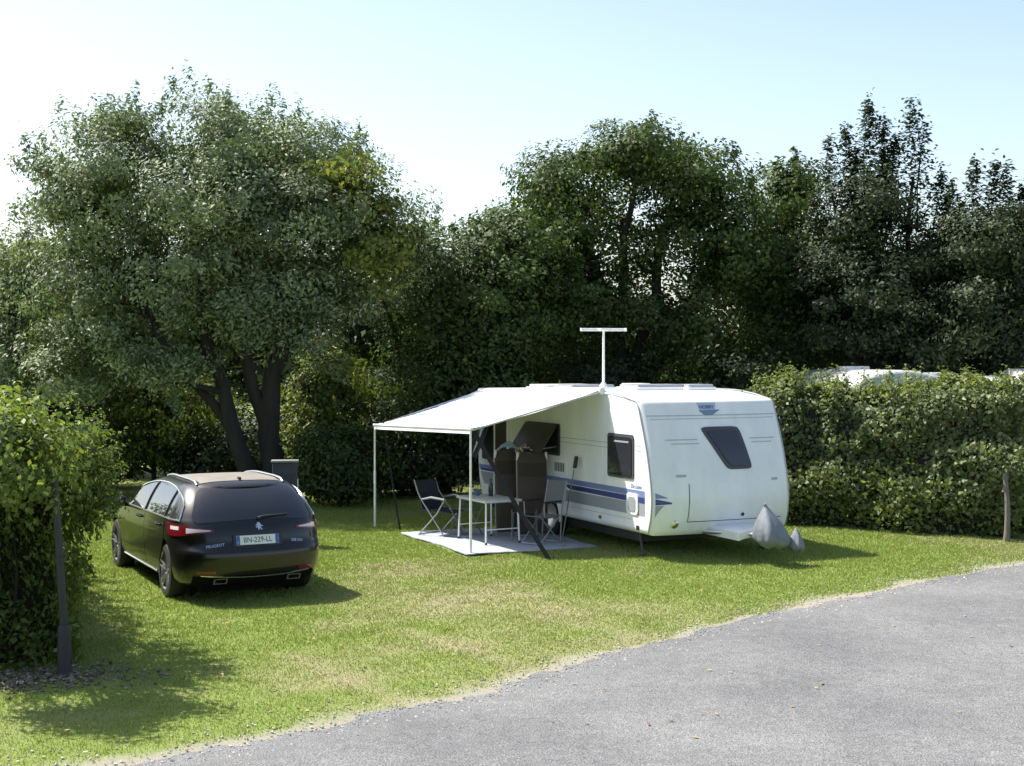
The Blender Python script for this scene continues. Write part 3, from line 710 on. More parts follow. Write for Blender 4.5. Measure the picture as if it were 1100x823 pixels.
cbody = mb.add(vs, fs).build('body', M_paint, car, smooth=40)
WB = 2.81; WR = .335
MXR = lambda x: Matrix.Translation((x, 0, 0)) @ Matrix.Rotation(R(90), 4, 'Y')
cc = []
for yw in (0, WB):
    for sx in (-1, 1):
        x0, x1 = (.60, 1.1) if sx > 0 else (-1.1, -.60)
        ply = [(yw + .385 * math.cos(a_), WR + .01 + .385 * math.sin(a_)) for a_ in np.linspace(0, 2 * math.pi, 40, endpoint=False)]
        cc.append(MB().prism(ply, x0, x1, Matrix(((0, 0, 1, 0), (1, 0, 0, 0), (0, 1, 0, 0), (0, 0, 0, 1)))).build('cutter', None, car, smooth=0))
cut(cbody, cc)
# surface queries for laid-on panels
def sideP(y, z, s_):
    yr, yf_, w_, cr, cf = Fy(z), Ff(z), Fw(z), cl_r(z), cl_f(z)
    if y < yr + cr: x = w_ * max(0, 1 - min(1, (yr + cr - y) / cr) ** NR) ** (1 / NR)
    elif y > yf_ - cf: x = w_ * max(0, 1 - min(1, (y - yf_ + cf) / cf) ** NF) ** (1 / NF)
    else: x = w_
    return Vector((s_ * x, y, z))
def rearP(x, z):
    yr, w_, cr = Fy(z), Fw(z), cl_r(z)
    return Vector((x, yr + cr - cr * max(0, 1 - min(1, abs(x) / w_) ** NR) ** (1 / NR), z))
def frontP(x, z):
    yf_, w_, cf = Ff(z), Fw(z), cl_f(z)
    return Vector((x, yf_ - cf + cf * max(0, 1 - min(1, abs(x) / w_) ** NF) ** (1 / NF), z))
def roofP(x, y):
    lo, hi = 1.15, 1.4349
    for _ in range(30):
        z = (lo + hi) / 2
        ok = Fy(z) < y < Ff(z) and abs(sideP(y, z, 1).x) > abs(x)
        lo, hi = (z, hi) if ok else (lo, z)
    return Vector((x, y, lo))
def tauP(tau, z, s_):                                # 0 = rear centre, 1 = end of the rear corner on the side
    t_ = math.pi / 2 * tau; yr, w_, cr = Fy(z), Fw(z), cl_r(z)
    return Vector((s_ * w_ * math.sin(t_) ** (2 / NR), yr + cr - cr * max(0, math.cos(t_)) ** (2 / NR), z))
cenC = Vector((0, 1.4, .7))
def cpatch(S, fn, nu, nv, top, bot, name, m, parent=car, smooth=45):
    P = []; Nn = []; eps = .004
    for i in range(nu):
        a_ = []; b_ = []
        for j in range(nv):
            u, v = fn(i / (nu - 1), j / (nv - 1)); p = S(u, v)
            q = (S(u + eps, v) - S(u - eps, v)).cross(S(u, v + eps) - S(u, v - eps))
            q = q.normalized() if q.length > 1e-12 else (p - cenC).normalized()
            if q.dot(p - cenC) < 0: q = -q
            a_.append(p); b_.append(q)
        P.append(a_); Nn.append(b_)
    return MB().slab(P, Nn, top, bot).build(name, m, parent, smooth=smooth)
lerp = lambda a_, b_, t_: a_ + (b_ - a_) * t_
# tailgate, its glass, wiper, emblem, plate
tg = cpatch(rearP, lambda a_, b_: ((2 * a_ - 1) * lerp(.70, .60, max(0, b_ - .3) / .7) * (1 - .04 * (abs(2 * b_ - 1)) ** 6), lerp(.625, 1.345, b_)), 40, 26, .004, .006, 'tailgate', M_paint)
rw = cpatch(rearP, lambda a_, b_: ((2 * a_ - 1) * lerp(.735, .575, b_ ** 1.2) * (1 - .10 * abs(2 * b_ - 1) ** 8), lerp(.985, 1.335, b_) - .028 * (2 * a_ - 1) ** 2 * (1 - b_)), 40, 20, .009, .004, 'rear_window', M_glass)
# spoiler lip above the glass
P = [[roofP(x, -.22) + Vector((0, -.02, .006)), rearP(x, 1.365) + Vector((0, -.055 + .055 * (abs(x) / .58) ** 2, .004)), rearP(x, 1.350) + Vector((0, -.05 + .05 * (abs(x) / .58) ** 2, -.006)), rearP(x, 1.335) + Vector((0, -.01, 0))] for x in np.linspace(-.56, .56, 31)]
MB().grid(P).build('roof_spoiler', M_paint, car, fix=False, smooth=40)
p0 = rearP(.04, 1.015); 
MB().tube([rearP(.03, 1.0) + Vector((0, -.025, 0)), rearP(.10, 1.02) + Vector((0, -.035, .002)), rearP(.42, 1.032) + Vector((0, -.030, 0))], [.022, .014, .008], 8).build('wiper', M_black, car)
def Mrear(x, z, off):
    p = rearP(x, z); q = (rearP(x + .01, z) - rearP(x - .01, z)).cross(rearP(x, z + .01) - rearP(x, z - .01)).normalized()
    if q.y > 0: q = -q
    u = (rearP(x, z + .01) - rearP(x, z - .01)).normalized(); rt_ = u.cross(q).normalized()
    return Matrix.Translation(p + q * off) @ Matrix((rt_, u, q)).transposed().to_4x4()
Mp = Mrear(0, .755, .010)
MB().box((0, 0, 0), (.60, .15, .012)).build('plate_recess', M_black, car, smooth=0).data.transform(Mp)
pl = MB().prism([(-.26, -.055), (.26, -.055), (.26, .055), (-.26, .055)], 0, .012, Mp).build('number_plate', mat('plate_white', (.70, .72, .74), rough=.35), car, smooth=0)
M_pb = mat('plate_blue', (.03, .10, .42), rough=.4)
for x0, x1 in ((-.258, -.217), (.217, .258)): MB().prism([(x0, -.053), (x1, -.053), (x1, .053), (x0, .053)], .011, .0135, Mp).build('blue_band', M_pb, pl, smooth=0)
text_mesh('BN-229-LL', .090, Mp @ Matrix.Translation((0, -.002, .013)), 'lettering', M_black, pl, .0006, 0, .88)
text_mesh('F', .030, Mp @ Matrix.Translation((-.238, -.030, .014)), 'lettering', pl.data.materials[0], pl, .0006)
# rampant lion emblem, cut from sheet and slightly domed
lion = [(-.010, -.045), (.004, -.045), (.006, -.020), (.016, -.030), (.030, -.045), (.042, -.043), (.028, -.022), (.022, -.004), (.030, .004), (.046, -.004), (.048, .006), (.032, .016), (.022, .016), (.020, .030), (.012, .046), (-.006, .052), (-.020, .044), (-.024, .030), (-.014, .026), (-.034, .022), (-.042, .010), (-.034, .006), (-.022, .012), (-.014, .008), (-.034, -.004), (-.042, -.018), (-.034, -.020), (-.018, -.010), (-.014, -.024)]
ml = Mrear(.03, .905, .009)
MB().prism(lion, 0, .007, ml).build('emblem', M_chrome, car, smooth=0)
text_mesh('PEUGEOT', .050, Mrear(-.50, .70, .008), 'lettering', M_chrome, car, .003)
text_mesh('508 SW', .050, Mrear(.50, .715, .008), 'lettering', M_chrome, car, .003)
# tail lamps wrap the corner: red at the side, clear towards the middle
for s_ in (-1, 1):
    tl = cpatch(lambda u, v: tauP(u, v, s_), lambda a_, b_: (lerp(.30, 1.0, a_), lerp(.800 + .062 * (1 - a_) ** 2, .922 + .02 * a_ - .036 * (1 - a_) ** 2, b_)), 22, 8, .012, .004, 'tail_light', M_red)
    cpatch(lambda u, v: tauP(u, v, s_), lambda a_, b_: (lerp(.33, .62, a_), lerp(.842 + .028 * (1 - a_), .902 - .022 * (1 - a_), b_)), 12, 6, .017, .002, 'clear_lens', M_clear, tl)
    cpatch(lambda u, v: tauP(u, v, s_), lambda a_, b_: (lerp(.74, .92, a_), lerp(.875, .915, b_)), 8, 4, .016, .002, 'clear_lens', M_clear, tl)
    cpatch(lambda u, v: rearP(s_ * u, v), lambda a_, b_: (lerp(.50, .70, a_), lerp(.375, .415, b_)), 8, 4, .008, .003, 'reflector', M_red)
    # side glazing: front door, rear door and quarter lights inside a bright frame
    zlo = lambda y: .985 - .010 * (y - 0) if y > 0 else .985
    zhi = mono([-.50, -.46, -.38, -.2, .15, .6, 1.0, 1.35, 1.75, 2.05, 2.26], [.99, 1.09, 1.17, 1.255, 1.315, 1.335, 1.325, 1.285, 1.19, 1.09, .985])
    S = lambda u, v: sideP(u, v, s_)
    for y0, y1 in ((-.47, -.02), (.0, .98), (1.04, 1.72), (1.75, 2.22)):
        cpatch(S, lambda a_, b_: (lerp(y0, y1, a_), lerp(zlo(lerp(y0, y1, a_)), max(zlo(lerp(y0, y1, a_)) + .004, zhi(lerp(y0, y1, a_))), b_)), 20, 8, .006, .004, 'side_window', M_sglass)
    def fr(y, z, o_=.008):
        p = S(y, z); q = (S(y + .004, z) - S(y - .004, z)).cross(S(y, z + .004) - S(y, z - .004)).normalized(); q = q if q.x * s_ > 0 else -q
        return p + q * o_
    loop = [fr(y, zhi(y) + .008) for y in np.linspace(2.24, -.49, 40)] + [fr(y, zlo(y) - .006) for y in np.linspace(-.50, 2.24, 30)]
    MB().tube(loop, .012, 6).build('window_trim', M_silver, car)
    for y in (1.01, -.01): MB().tube([fr(y, z, .002) for z in np.linspace(zlo(y), zhi(y), 6)], .022, 6).build('pillar', M_black, car)
    # doors stand a few millimetres proud so that their shut lines read
    for y0, y1, hy in ((-.02, 1.00, .22), (1.012, 2.02, 1.24)):
        d_ = cpatch(S, lambda a_, b_: (lerp(lerp(y0 + (.36 if y0 < 0 else 0), y0, min(1, b_ * 1.6)), y1, a_), lerp(.30, .965, b_)), 16, 14, .004, .006, 'door', M_paint)
        pth = [fr(hy - .09, .875, .012), fr(hy - .06, .878, .035), fr(hy + .06, .880, .035), fr(hy + .09, .880, .012)]
        MB().tube(pth, .013, 8).build('handle', M_paint, d_)
    MB().tube([fr(y, .265, .006) for y in np.linspace(.46, 2.35, 14)], .012, 6).build('sill_trim', M_silver, car)
    # roof rail
    pts = [roofP(s_ * (.545 - .03 * abs(k - 10) / 10 * (k > 10)), y) + Vector((0, 0, .018 if 0 < k < 20 else -.002)) for k, y in enumerate(np.linspace(-.20, 1.42, 21))]
    MB().tube(pts, .014, 8).build('roof_rail', M_silver, car)
    # mirror
    mm = MB().rbox((s_ * 1.01, 2.02, 1.00), (.20, .11, .145), .045, 3).tube([(s_ * .88, 2.04, .95), (s_ * .96, 2.03, .96)], .03, 8).build('mirror', M_paint, car)
    MB().rbox((s_ * 1.01, 1.963, 1.0), (.165, .01, .11), .004, 2).build('mirror_glass', M_glass, mm)
    cpatch(lambda u, v: frontP(s_ * u, v), lambda a_, b_: (lerp(.48, .83, a_), lerp(.66, .78, b_)), 12, 6, .006, .004, 'headlight', M_clear)
    # exhaust finisher
    ex_ = MB(); c0 = rearP(s_ * .45, .30)
    ply = [(-.09, -.03), (.075, -.03), (.09, .03), (-.075, .03)]; q2 = [(x * .82, y * .7) for x, y in ply]
    Mx = Matrix.Translation((c0.x, c0.y - .035, .285)) @ Matrix(((1, 0, 0, 0), (0, 0, 1, 0), (0, 1, 0, 0), (0, 0, 0, 1)))
    vs = [Mx @ Vector((x, y, h_)) for ply_, h_ in ((ply, .10), (ply, 0), (q2, 0), (q2, .09)) for x, y in ply_]
    ex_.add(vs, [(r_ * 4 + k, r_ * 4 + (k + 1) % 4, r_ * 4 + 4 + (k + 1) % 4, r_ * 4 + 4 + k) for r_ in range(3) for k in range(4)]).build('exhaust_tip', M_alu2, car, smooth=0)
    MB().add([Mx @ Vector((x, y, .06)) for x, y in q2], [(0, 1, 2, 3)]).build('exhaust_bore', M_black, car, smooth=0)
# panoramic roof, windscreen, lower valance
cpatch(roofP, lambda a_, b_: ((2 * a_ - 1) * .50, lerp(-.19, 1.22, b_)), 20, 20, .005, .003, 'glass_roof', M_roofglass)
cpatch(frontP, lambda a_, b_: ((2 * a_ - 1) * lerp(.70, .52, b_), lerp(1.02, 1.34, b_)), 20, 10, .006, .004, 'windscreen', M_glass)
cpatch(rearP, lambda a_, b_: ((2 * a_ - 1) * .74, lerp(.20, .345, b_)), 24, 5, .006, .004, 'lower_valance', M_valance)
cpatch(rearP, lambda a_, b_: ((2 * a_ - 1) * (.66), lerp(.352, .362, b_) - .03 * (1 - (2 * a_ - 1) ** 2)), 24, 2, .010, .003, 'valance_trim', M_silver)
cpatch(rearP, lambda a_, b_: ((2 * a_ - 1) * (.88), lerp(.612, .620, b_)), 40, 2, .002, .003, 'bumper_seam', M_black)
MB().rbox((0, .6, 1.455), (.035, .10, .03), .012, 2).build('roof_aerial', M_black, car).data.transform(Matrix.Translation((0, -.75, -.02)))
MB().box((0, 1.4, .20), (1.3, 4.2, .12)).build('underbody', M_valance, car, smooth=0)
# wheels
def car_wheel(x, y, s_):
    Mw = Matrix.Translation((x, y, WR)) @ Matrix.Rotation(R(90) * s_, 4, 'Y')
    t_ = MB().lathe([(.232, -.11), (.27, -.115), (.315, -.105), (.333, -.08), (.335, 0), (.333, .08), (.315, .105), (.27, .115), (.232, .11)], 40, Mw).build('wheel', M_rubber, car)
    rm = MB().lathe([(.225, -.09), (.21, .02), (.222, .095), (.236, .108), (.24, .10)], 40, Mw)
    rm.lathe([(0, .075), (.03, .08), (.055, .07), (.06, .02)], 20, Mw)
    for k in range(5):
        for dk in (-.13, .13):
            g = 2 * math.pi * k / 5; a_ = Vector((math.cos(g), math.sin(g), 0)); b_ = Vector((math.cos(g + dk * 1.4), math.sin(g + dk * 1.4), 0)); tt = Vector((-math.sin(g), math.cos(g), 0))
            p = [Mw @ (a_ * .04 + tt * (.02 * (1 if dk > 0 else -1)) + Vector((0, 0, .070))), Mw @ (b_ * .14 + Vector((0, 0, .085))), Mw @ (b_ * .228 + Vector((0, 0, .098)))]
            rm.tube(p, [.020, .017, .016], 6)
    rm.build('rim', M_rim, t_)
    MB().lathe([(0, -.02), (.215, -.02), (.215, -.03), (0, -.03)], 30, Mw).build('brake_disc', M_frame, t_)
    sx = .60 if s_ > 0 else -.615
    ply = [(y + .382 * math.cos(a_), WR + .01 + .382 * math.sin(a_)) for a_ in np.linspace(0, 2 * math.pi, 40, endpoint=False)]
    MB().prism(ply, sx + .002, sx + .012, Matrix(((0, 0, 1, 0), (1, 0, 0, 0), (0, 1, 0, 0), (0, 0, 0, 1)))).build('wheel_housing', M_black, car, smooth=0)
for y in (0, WB):
    for s_ in (-1, 1): car_wheel(s_ * .785, y, s_)
# ------------------------------------------------------------------ camping things (caravan-local coordinates turned into world)
def at_van(x, y): return Vector((*vanl(x, y), 0))
# groundsheet
gs = MB(); P = []
for i in range(31):
    row = []
    for j in range(25):
        x = lerp(-2.08, .0, j / 24); y = lerp(1.38, 4.12, i / 30)
        row.append((x + .02 * math.sin(y * 3.1), y + .03 * math.sin(x * 2.7), .016 + .010 * vnoise(x * 4, y * 4, 2) + .008 * vnoise(x * 11, y * 11, 5)))
    P.append(row)
g_ = gs.slab(P, [[Vector((0, 0, 1))] * 25] * 31, .003, .012).build('groundsheet', mat('groundsheet_weave', (.33, .36, .42), rough=.8, var=.14, vscale=5, bump=.2, bscale=160), None, smooth=60)
g_.location = VAN_O; g_.rotation_euler = (0, 0, TURN)
tag(g_, 'pale blue grey groundsheet spread on the grass under the awning', 'groundsheet')
GZ0 = .030
M_navy = mat('navy_canvas', (.022, .028, .048), rough=.85, bump=.3, bscale=150, var=.2)
M_taupe = mat('brown_padded_fabric', (.080, .062, .050), rough=.85, bump=.25, bscale=120, var=.18, vscale=5)
M_taupe2 = mat('brown_band_fabric', (.050, .040, .032), rough=.85, bump=.25, bscale=120)
M_steel = mat('pale_steel_tube', (.33, .34, .35), rough=.35, metal=.5)
M_greenc = mat('green_canvas', (.065, .10, .055), rough=.85, bump=.3, bscale=150)
M_top = mat('table_laminate', (.50, .51, .51), rough=.35, var=.05)

# table
tb = empty('camping_table', at_van(-1.22, 2.62) + Vector((0, 0, GZ0)), TURN + R(4))
tag(tb, 'light folding camping table with pale top and white tube legs', 'table')
MB().rbox((0, 0, .645), (.62, .98, .030), .012, 3).build('tabletop', M_top, tb)
MB().tube([(x * .30, y * .48, .632) for x, y in ((-1, -1), (1, -1), (1, 1), (-1, 1), (-1, -1))], .014, 8).build('edge_frame', M_alu, tb)
for sx in (-1, 1):
    for sy in (-1, 1):
        lg = MB().tube([(sx * .27, sy * .42, .63), (sx * .285, sy * .45, .01)], .014, 8).build('leg', M_whitepole, tb)
        MB().tube([(sx * .285, sy * .45, .03), (sx * .285, sy * .45, 0)], .018, 8).build('foot', M_black, lg)
for sy in (-1, 1): MB().tube([(-.275, sy * .435, .22), (.275, sy * .435, .22)], .009, 6).build('stretcher', M_whitepole, tb)
# bottle, mug and folded cloth left on the table
tz = GZ0 + .660
def on_table(x, y): 
    c_, s_ = math.cos(TURN + R(4)), math.sin(TURN + R(4)); q = tb.location; return Vector((q.x + x * c_ - y * s_, q.y + x * s_ + y * c_, tz))
b_ = MB().lathe([(0, 0), (.034, 0), (.036, .01), (.036, .15), (.030, .18), (.014, .215), (.013, .25), (.016, .252), (.016, .27), (0, .272)], 20).build('bottle', mat('dark_bottle', (.010, .016, .022), rough=.08, coat=.5), None)
b_.location = on_table(.10, .12); tag(b_, 'dark glass bottle standing on the camping table', 'bottle')
b_ = MB().lathe([(0, 0), (.036, 0), (.040, .01), (.042, .09), (.038, .09), (.035, .012), (0, .01)], 20).tube([(.040, 0, .075), (.066, 0, .07), (.068, 0, .03), (.038, 0, .02)], .006, 6).build('mug', mat('blue_enamel', (.10, .16, .26), rough=.25), None)
b_.location = on_table(-.05, .30); tag(b_, 'blue mug on the camping table near the bottle', 'mug')

def armchair(loc, rz):
    t = empty('camping_chair', loc, rz)                       # faces -y
    P = [[(x, .24 + .16 * tt + .03 * (1 - x * x / .08) * 0, .40 + .50 * tt) for x in np.linspace(-.26, .26, 9)] for tt in np.linspace(0, 1, 9)]
    P = [[(x, y + .035 * (1 - (x / .26) ** 2), z) for x, y, z in r_] for r_ in P]
    MB().slab(P, [[Vector((0, -1, .3)).normalized()] * 9] * 9, .006, .010).build('backrest', M_navy, t)
    P = [[(x, y, .42 - .035 * (1 - (x / .26) ** 2)) for x in np.linspace(-.26, .26, 9)] for y in np.linspace(-.25, .24, 7)]
    MB().slab(P, [[Vector((0, 0, 1))] * 9] * 7, .006, .010).build('seat', M_navy, t)
    for s_ in (-1, 1):
        MB().tube([(s_ * .29, -.26, 0), (s_ * .285, .22, .56), (s_ * .275, .33, .70), (s_ * .27, .42, .92)], .012, 8).build('leg', M_steel, t)
        MB().tube([(s_ * .30, .30, 0), (s_ * .29, -.10, .38), (s_ * .29, -.26, .62)], .012, 8).build('leg', M_steel, t)
        MB().tube([(s_ * .29, -.26, .62), (s_ * .30, .02, .645), (s_ * .285, .24, .60)], [.018, .022, .016], 8).build('armrest', M_steel, t)
    MB().tube([(-.29, -.25, .012), (.29, -.25, .012)], .010, 6).tube([(-.30, .29, .012), (.30, .29, .012)], .010, 6).build('floor_bar', M_steel, t)
    return t
c_ = armchair(at_van(-1.56, 3.60) + Vector((0, 0, GZ0)), TURN + R(28)); c_.scale = (.93, .93, .93)
tag(c_, 'navy blue canvas armchair with pale tube frame at the far left corner of the groundsheet', 'camping chair')

def stool(loc, rz, fabric, w_=.40, h_=.44, back=False):
    t = empty('folding_chair' if back else 'folding_stool', loc, rz)
    P = [[(x, y, h_ - .03 * (1 - (x / (w_ / 2)) ** 2)) for x in np.linspace(-w_ / 2, w_ / 2, 9)] for y in np.linspace(-.18, .18, 6)]
    MB().slab(P, [[Vector((0, 0, 1))] * 9] * 6, .004, .008).build('seat', fabric, t)
    for sy in (-1, 1):
        MB().tube([(-w_ / 2, sy * .17, h_), (w_ / 2 + .02, sy * .17, .012)], .011, 8).build('leg', M_steel, t)
        MB().tube([(w_ / 2, sy * .19, h_), (-w_ / 2 - .02, sy * .19, .012)], .011, 8).build('leg', M_steel, t)
    for sx in (-1, 1): MB().tube([(sx * (w_ / 2 + .02), -.19, .012), (sx * (w_ / 2 + .02), .19, .012)], .011, 8).build('floor_bar', M_steel, t)
    if back:
        for sy in (-1, 1):
            MB().tube([(w_ / 2, sy * .19, .02), (w_ / 2 + .03, sy * .19, .46), (w_ / 2 + .14, sy * .19, .92)], .011, 8).build('back_post', M_steel, t)
            MB().rbox((.02, sy * .215, .63), (.36, .045, .028), .012, 3).build('armrest', M_black, t)
            MB().tube([(-w_ / 2 + .06, sy * .205, .42), (-w_ / 2 + .05, sy * .21, .62)], .010, 6).build('arm_post', M_steel, t)
        P = [[(w_ / 2 + .06 + .09 * k, y, .58 + .34 * k) for y in np.linspace(-.19, .19, 5)] for k in np.linspace(0, 1, 6)]
        MB().slab(P, [[Vector((-1, 0, .25)).normalized()] * 5] * 6, .004, .006).build('backrest', fabric, t)
    return t
tag(stool(at_van(-1.30, 3.32) + Vector((0, 0, GZ0)), TURN + R(40), M_greenc), 'folding stool with green canvas seat behind the left end of the table', 'stool')
M_mid = mat('grey_canvas', (.16, .165, .17), rough=.85, bump=.3, bscale=150)
tag(stool(at_van(-.62, 2.62) + Vector((0, 0, GZ0)), TURN + R(65), M_taupe, .40, .42), 'folding stool with brown seat between the table and the propped loungers', 'stool')
tag(stool(at_van(-.62, 2.02) + Vector((0, 0, GZ0)), TURN + R(20), M_mid, .42, .42, True), 'pale framed folding chair with black armrests beside the caravan wheel', 'folding chair')

# two padded loungers folded flat and stood against the side of the caravan
def lounger(loc, rz, w_, h_):
    t = empty('folded_lounger', loc, rz)                       # stands along local y, leans towards +x
    n_ = 13; pts = [(-w_ / 2 + .0, 0), (w_ / 2, 0)]
    r_ = .11; ply = [(-w_ / 2, .03), (w_ / 2, .03)] + [(w_ / 2 - r_ + r_ * math.cos(a_), h_ - r_ + r_ * math.sin(a_)) for a_ in np.linspace(0, math.pi / 2, 8)] + [(-w_ / 2 + r_ - r_ * math.sin(a_), h_ - r_ + r_ * math.cos(a_)) for a_ in np.linspace(0, math.pi / 2, 8)]
    Ml = Matrix.Rotation(R(7), 4, 'Y') @ Matrix(((0, 0, 1, 0), (1, 0, 0, 0), (0, 1, 0, 0), (0, 0, 0, 1)))
    bm = bmesh.new(); vs_ = [bm.verts.new(Ml @ Vector((x, y, -.03))) for x, y in ply]; f_ = bm.faces.new(vs_)
    g2 = bmesh.ops.extrude_face_region(bm, geom=[f_]); dv = Ml.to_3x3() @ Vector((0, 0, .06))
    bmesh.ops.translate(bm, verts=[v for v in g2['geom'] if isinstance(v, bmesh.types.BMVert)], vec=dv)
    bmesh.ops.bevel(bm, geom=bm.edges[:], offset=.018, segments=3, profile=.5, affect='EDGES')
    bm.verts.index_update(); mb_ = MB().add([v.co.copy() for v in bm.verts], [[v.index for v in f.verts] for f in bm.faces]); bm.free()
    mb_.build('padding', M_taupe, t, smooth=50)
    MB().prism([(-w_ / 2 + .015, h_ * .70), (w_ / 2 - .015, h_ * .70), (w_ / 2 - .015, h_ * .86), (-w_ / 2 + .015, h_ * .86)], -.036, -.026, Ml).build('headrest_band', M_taupe2, t, smooth=0)
    fr_ = [Ml @ Vector((s_ * (w_ / 2 + .004), y, .036)) for s_, y in ((-1, .0), (-1, h_ - .08))] ; fr2 = [Ml @ Vector((s_ * (w_ / 2 + .004), y, .036)) for s_, y in ((1, .0), (1, h_ - .08))]
    MB().tube(fr_, .012, 8).tube(fr2, .012, 8).build('frame', M_steel, t)
    for s_ in (-1, 1):
        MB().rbox(Ml @ Vector((s_ * (w_ / 2 - .005), h_ - .075, -.012)), (.035, .045, .13), .012, 2).build('hinge_clip', M_whitepole, t)
    return t
tag(lounger(Vector((.33, 21.75, GZ0)), R(98), .46, 1.32), 'wider brown padded lounger folded upright beside the caravan under the open window', 'lounger', 'folded loungers beside the caravan')
tag(lounger(Vector((-.06, 22.0, GZ0)), R(104), .36, 1.34), 'narrower brown padded lounger folded upright near the caravan door', 'lounger', 'folded loungers beside the caravan')
# towels dumped over their tops
def towel(cx, cy, z, dx, dy, m, lab, seed):
    r_ = np.random.default_rng(seed); P = []
    for i in range(15):
        row = []
        for j in range(17):
            u, v = i / 14 * 2 - 1, j / 16 * 2 - 1
            row.append((u * dx, v * dy, z + .09 * (1 - u * u) * (1 - .5 * v * v) + .05 * float(vnoise(u * 3 + seed, v * 4, seed)) - .02 * abs(u)))
        P.append(row)
    o = MB().slab(P, [[Vector((0, 0, 1))] * 17] * 15, .008, .012).build('towel', m, None, smooth=70)
    o.location = (cx, cy, 0); o.rotation_euler = (0, 0, R(8)); tag(o, lab, 'towel'); return o
towel(-.06, 22.17, 1.345, .17, .11, mat('light_blue_towel', (.30, .44, .54), rough=.95, bump=.3, bscale=120, var=.15), 'light blue towel heaped on top of the narrower folded lounger', 3)
m_, nt, b, out = new_mat('patterned_towel'); inp(b, Roughness=.95); tcn = nt.nodes.new('ShaderNodeTexCoord'); vo = nt.nodes.new('ShaderNodeTexVoronoi'); inp(vo, Scale=22.0); nt.links.new(tcn.outputs['Object'], vo.inputs['Vector'])
cr = nt.nodes.new('ShaderNodeValToRGB'); cr.color_ramp.elements[0].color = (.55, .52, .44, 1); cr.color_ramp.elements[1].color = (.06, .06, .06, 1); cr.color_ramp.elements[0].position = .35; cr.color_ramp.elements[1].position = .6
nt.links.new(vo.outputs['Distance'], cr.inputs[0]); nt.links.new(cr.outputs[0], b.inputs['Base Color'])
towel(.20, 21.96, 1.325, .12, .11, m_, 'patterned cream and dark towel on the wider folded lounger', 8)
# broom leaning brush-up on the caravan side
br = empty('broom', at_van(-.30, 1.98) + Vector((0, 0, GZ0)), TURN)
tag(br, 'slim broom leaning brush upwards on the caravan side behind the folding chair', 'broom')
MB().tube([(0, 0, 0), (.20, -.02, 1.10)], .011, 8).build('handle', mat('grey_broomstick', (.16, .17, .18), rough=.5), br)
MB().rbox((.225, -.02, 1.20), (.05, .07, .19), .02, 3, Matrix.Rotation(R(10), 3, 'Y')).build('brush', M_black, br)
# utility post behind the car
up = empty('service_cabinet', (-3.40, 20.9, 0), R(8))
tag(up, 'dark grey service cabinet with a pale edge standing behind the parked car', 'cabinet')
MB().rbox((0, 0, .625), (.37, .22, 1.25), .015, 2).build('housing', mat('anthracite_box', (.030, .034, .042), rough=.55, var=.15), up)
MB().rbox((0, 0, 1.262), (.41, .27, .03), .010, 2).build('lid', mat('weathered_lid', (.16, .165, .16), rough=.6), up)
MB().box((.19, -.10, .55), (.012, .022, .9)).build('edge_strip', M_whitepole, up, smooth=0)
MB().rbox((0, -.113, .62), (.30, .012, .9), .004, 1).build('door', mat('anthracite_door', (.024, .028, .036), rough=.5), up)
# weathered post at the foot of the left hedge
ps = empty('metal_post', (-3.95, 12.28, 0), 0)
tag(ps, 'dark slightly leaning metal post with a thicker sleeved foot before the left hedge', 'post')
M_post = mat('dark_galvanised', (.030, .030, .034), rough=.6, var=.35, vscale=14, stretch=(1, 1, .3))
MB().tube([(0, 0, .40), (-.035, .0, 1.0), (-.09, .02, 1.82)], [.038, .035, .030], 14).build('shaft', M_post, ps)
MB().lathe([(.075, 0), (.075, .02), (.062, .035), (.058, .40), (.052, .44), (.042, .455)], 20).build('sleeve', M_post, ps)
MB().lathe([(.045, 0), (.047, .01), (.047, .04), (.045, .05)], 16, Matrix.Translation((-.035, 0, 1.0))).build('collar', M_post, ps)
# ------------------------------------------------------------------ foliage
def unit(v): return v / np.maximum(np.linalg.norm(v, axis=-1, keepdims=True), 1e-9)
def leaf_faces(C, size, aspect, out=None, r=rng, bias=.45, fold=.25):
    """one folded diamond per centre C (n,3); size (n,) leaf lengths"""
    n = len(C); nn = r.normal(0, 1, (n, 3)) * .45; nn[:, 2] += bias * .8
    if out is not None: nn += out * 1.0
    nn = unit(nn); a_ = unit(np.cross(nn, r.normal(0, 1, (n, 3)))); a_[:, 2] -= .25; a_ = unit(a_ - nn * (a_ * nn).sum(1, keepdims=True)); b_ = np.cross(nn, a_)
    L_ = size[:, None]; Wd = L_ * aspect
    V = np.empty((n, 4, 3)); V[:, 0] = C - a_ * L_ * .5; V[:, 1] = C - b_ * Wd * .5 + nn * Wd * fold - a_ * L_ * .06; V[:, 2] = C + a_ * L_ * .5; V[:, 3] = C + b_ * Wd * .5 + nn * Wd * fold - a_ * L_ * .06
    return V
def leaf_cols(n, pal, r=rng, clump=None):
    p = np.array(pal)[r.integers(0, len(pal), n)] * r.uniform(.72, 1.3, (n, 1))
    return p if clump is None else p * clump[:, None]
M_leafA = leaf_mat('ash_leaf', .24, .58, .45, (1.2, 1.25, .6)); M_leafB = leaf_mat('maple_leaf', .30, .6, .3); M_leafH = leaf_mat('hedge_leaf', .42, .52, .4, (1.25, 1.25, .5))
M_bark = mat('dark_bark', (.034, .029, .024), rough=.9, var=.4, vscale=9, bump=.9, bscale=26, stretch=(1, 1, .25))
M_barkg = mat('pale_bark', (.16, .145, .125), rough=.9, var=.35, vscale=12, bump=.8, bscale=40, stretch=(1, 1, .3))
F_PX = 1500.0
def W3(px, py, D): return np.array([(px - 550) / F_PX * D, D, 2.8 - (py - 385) / F_PX * D])
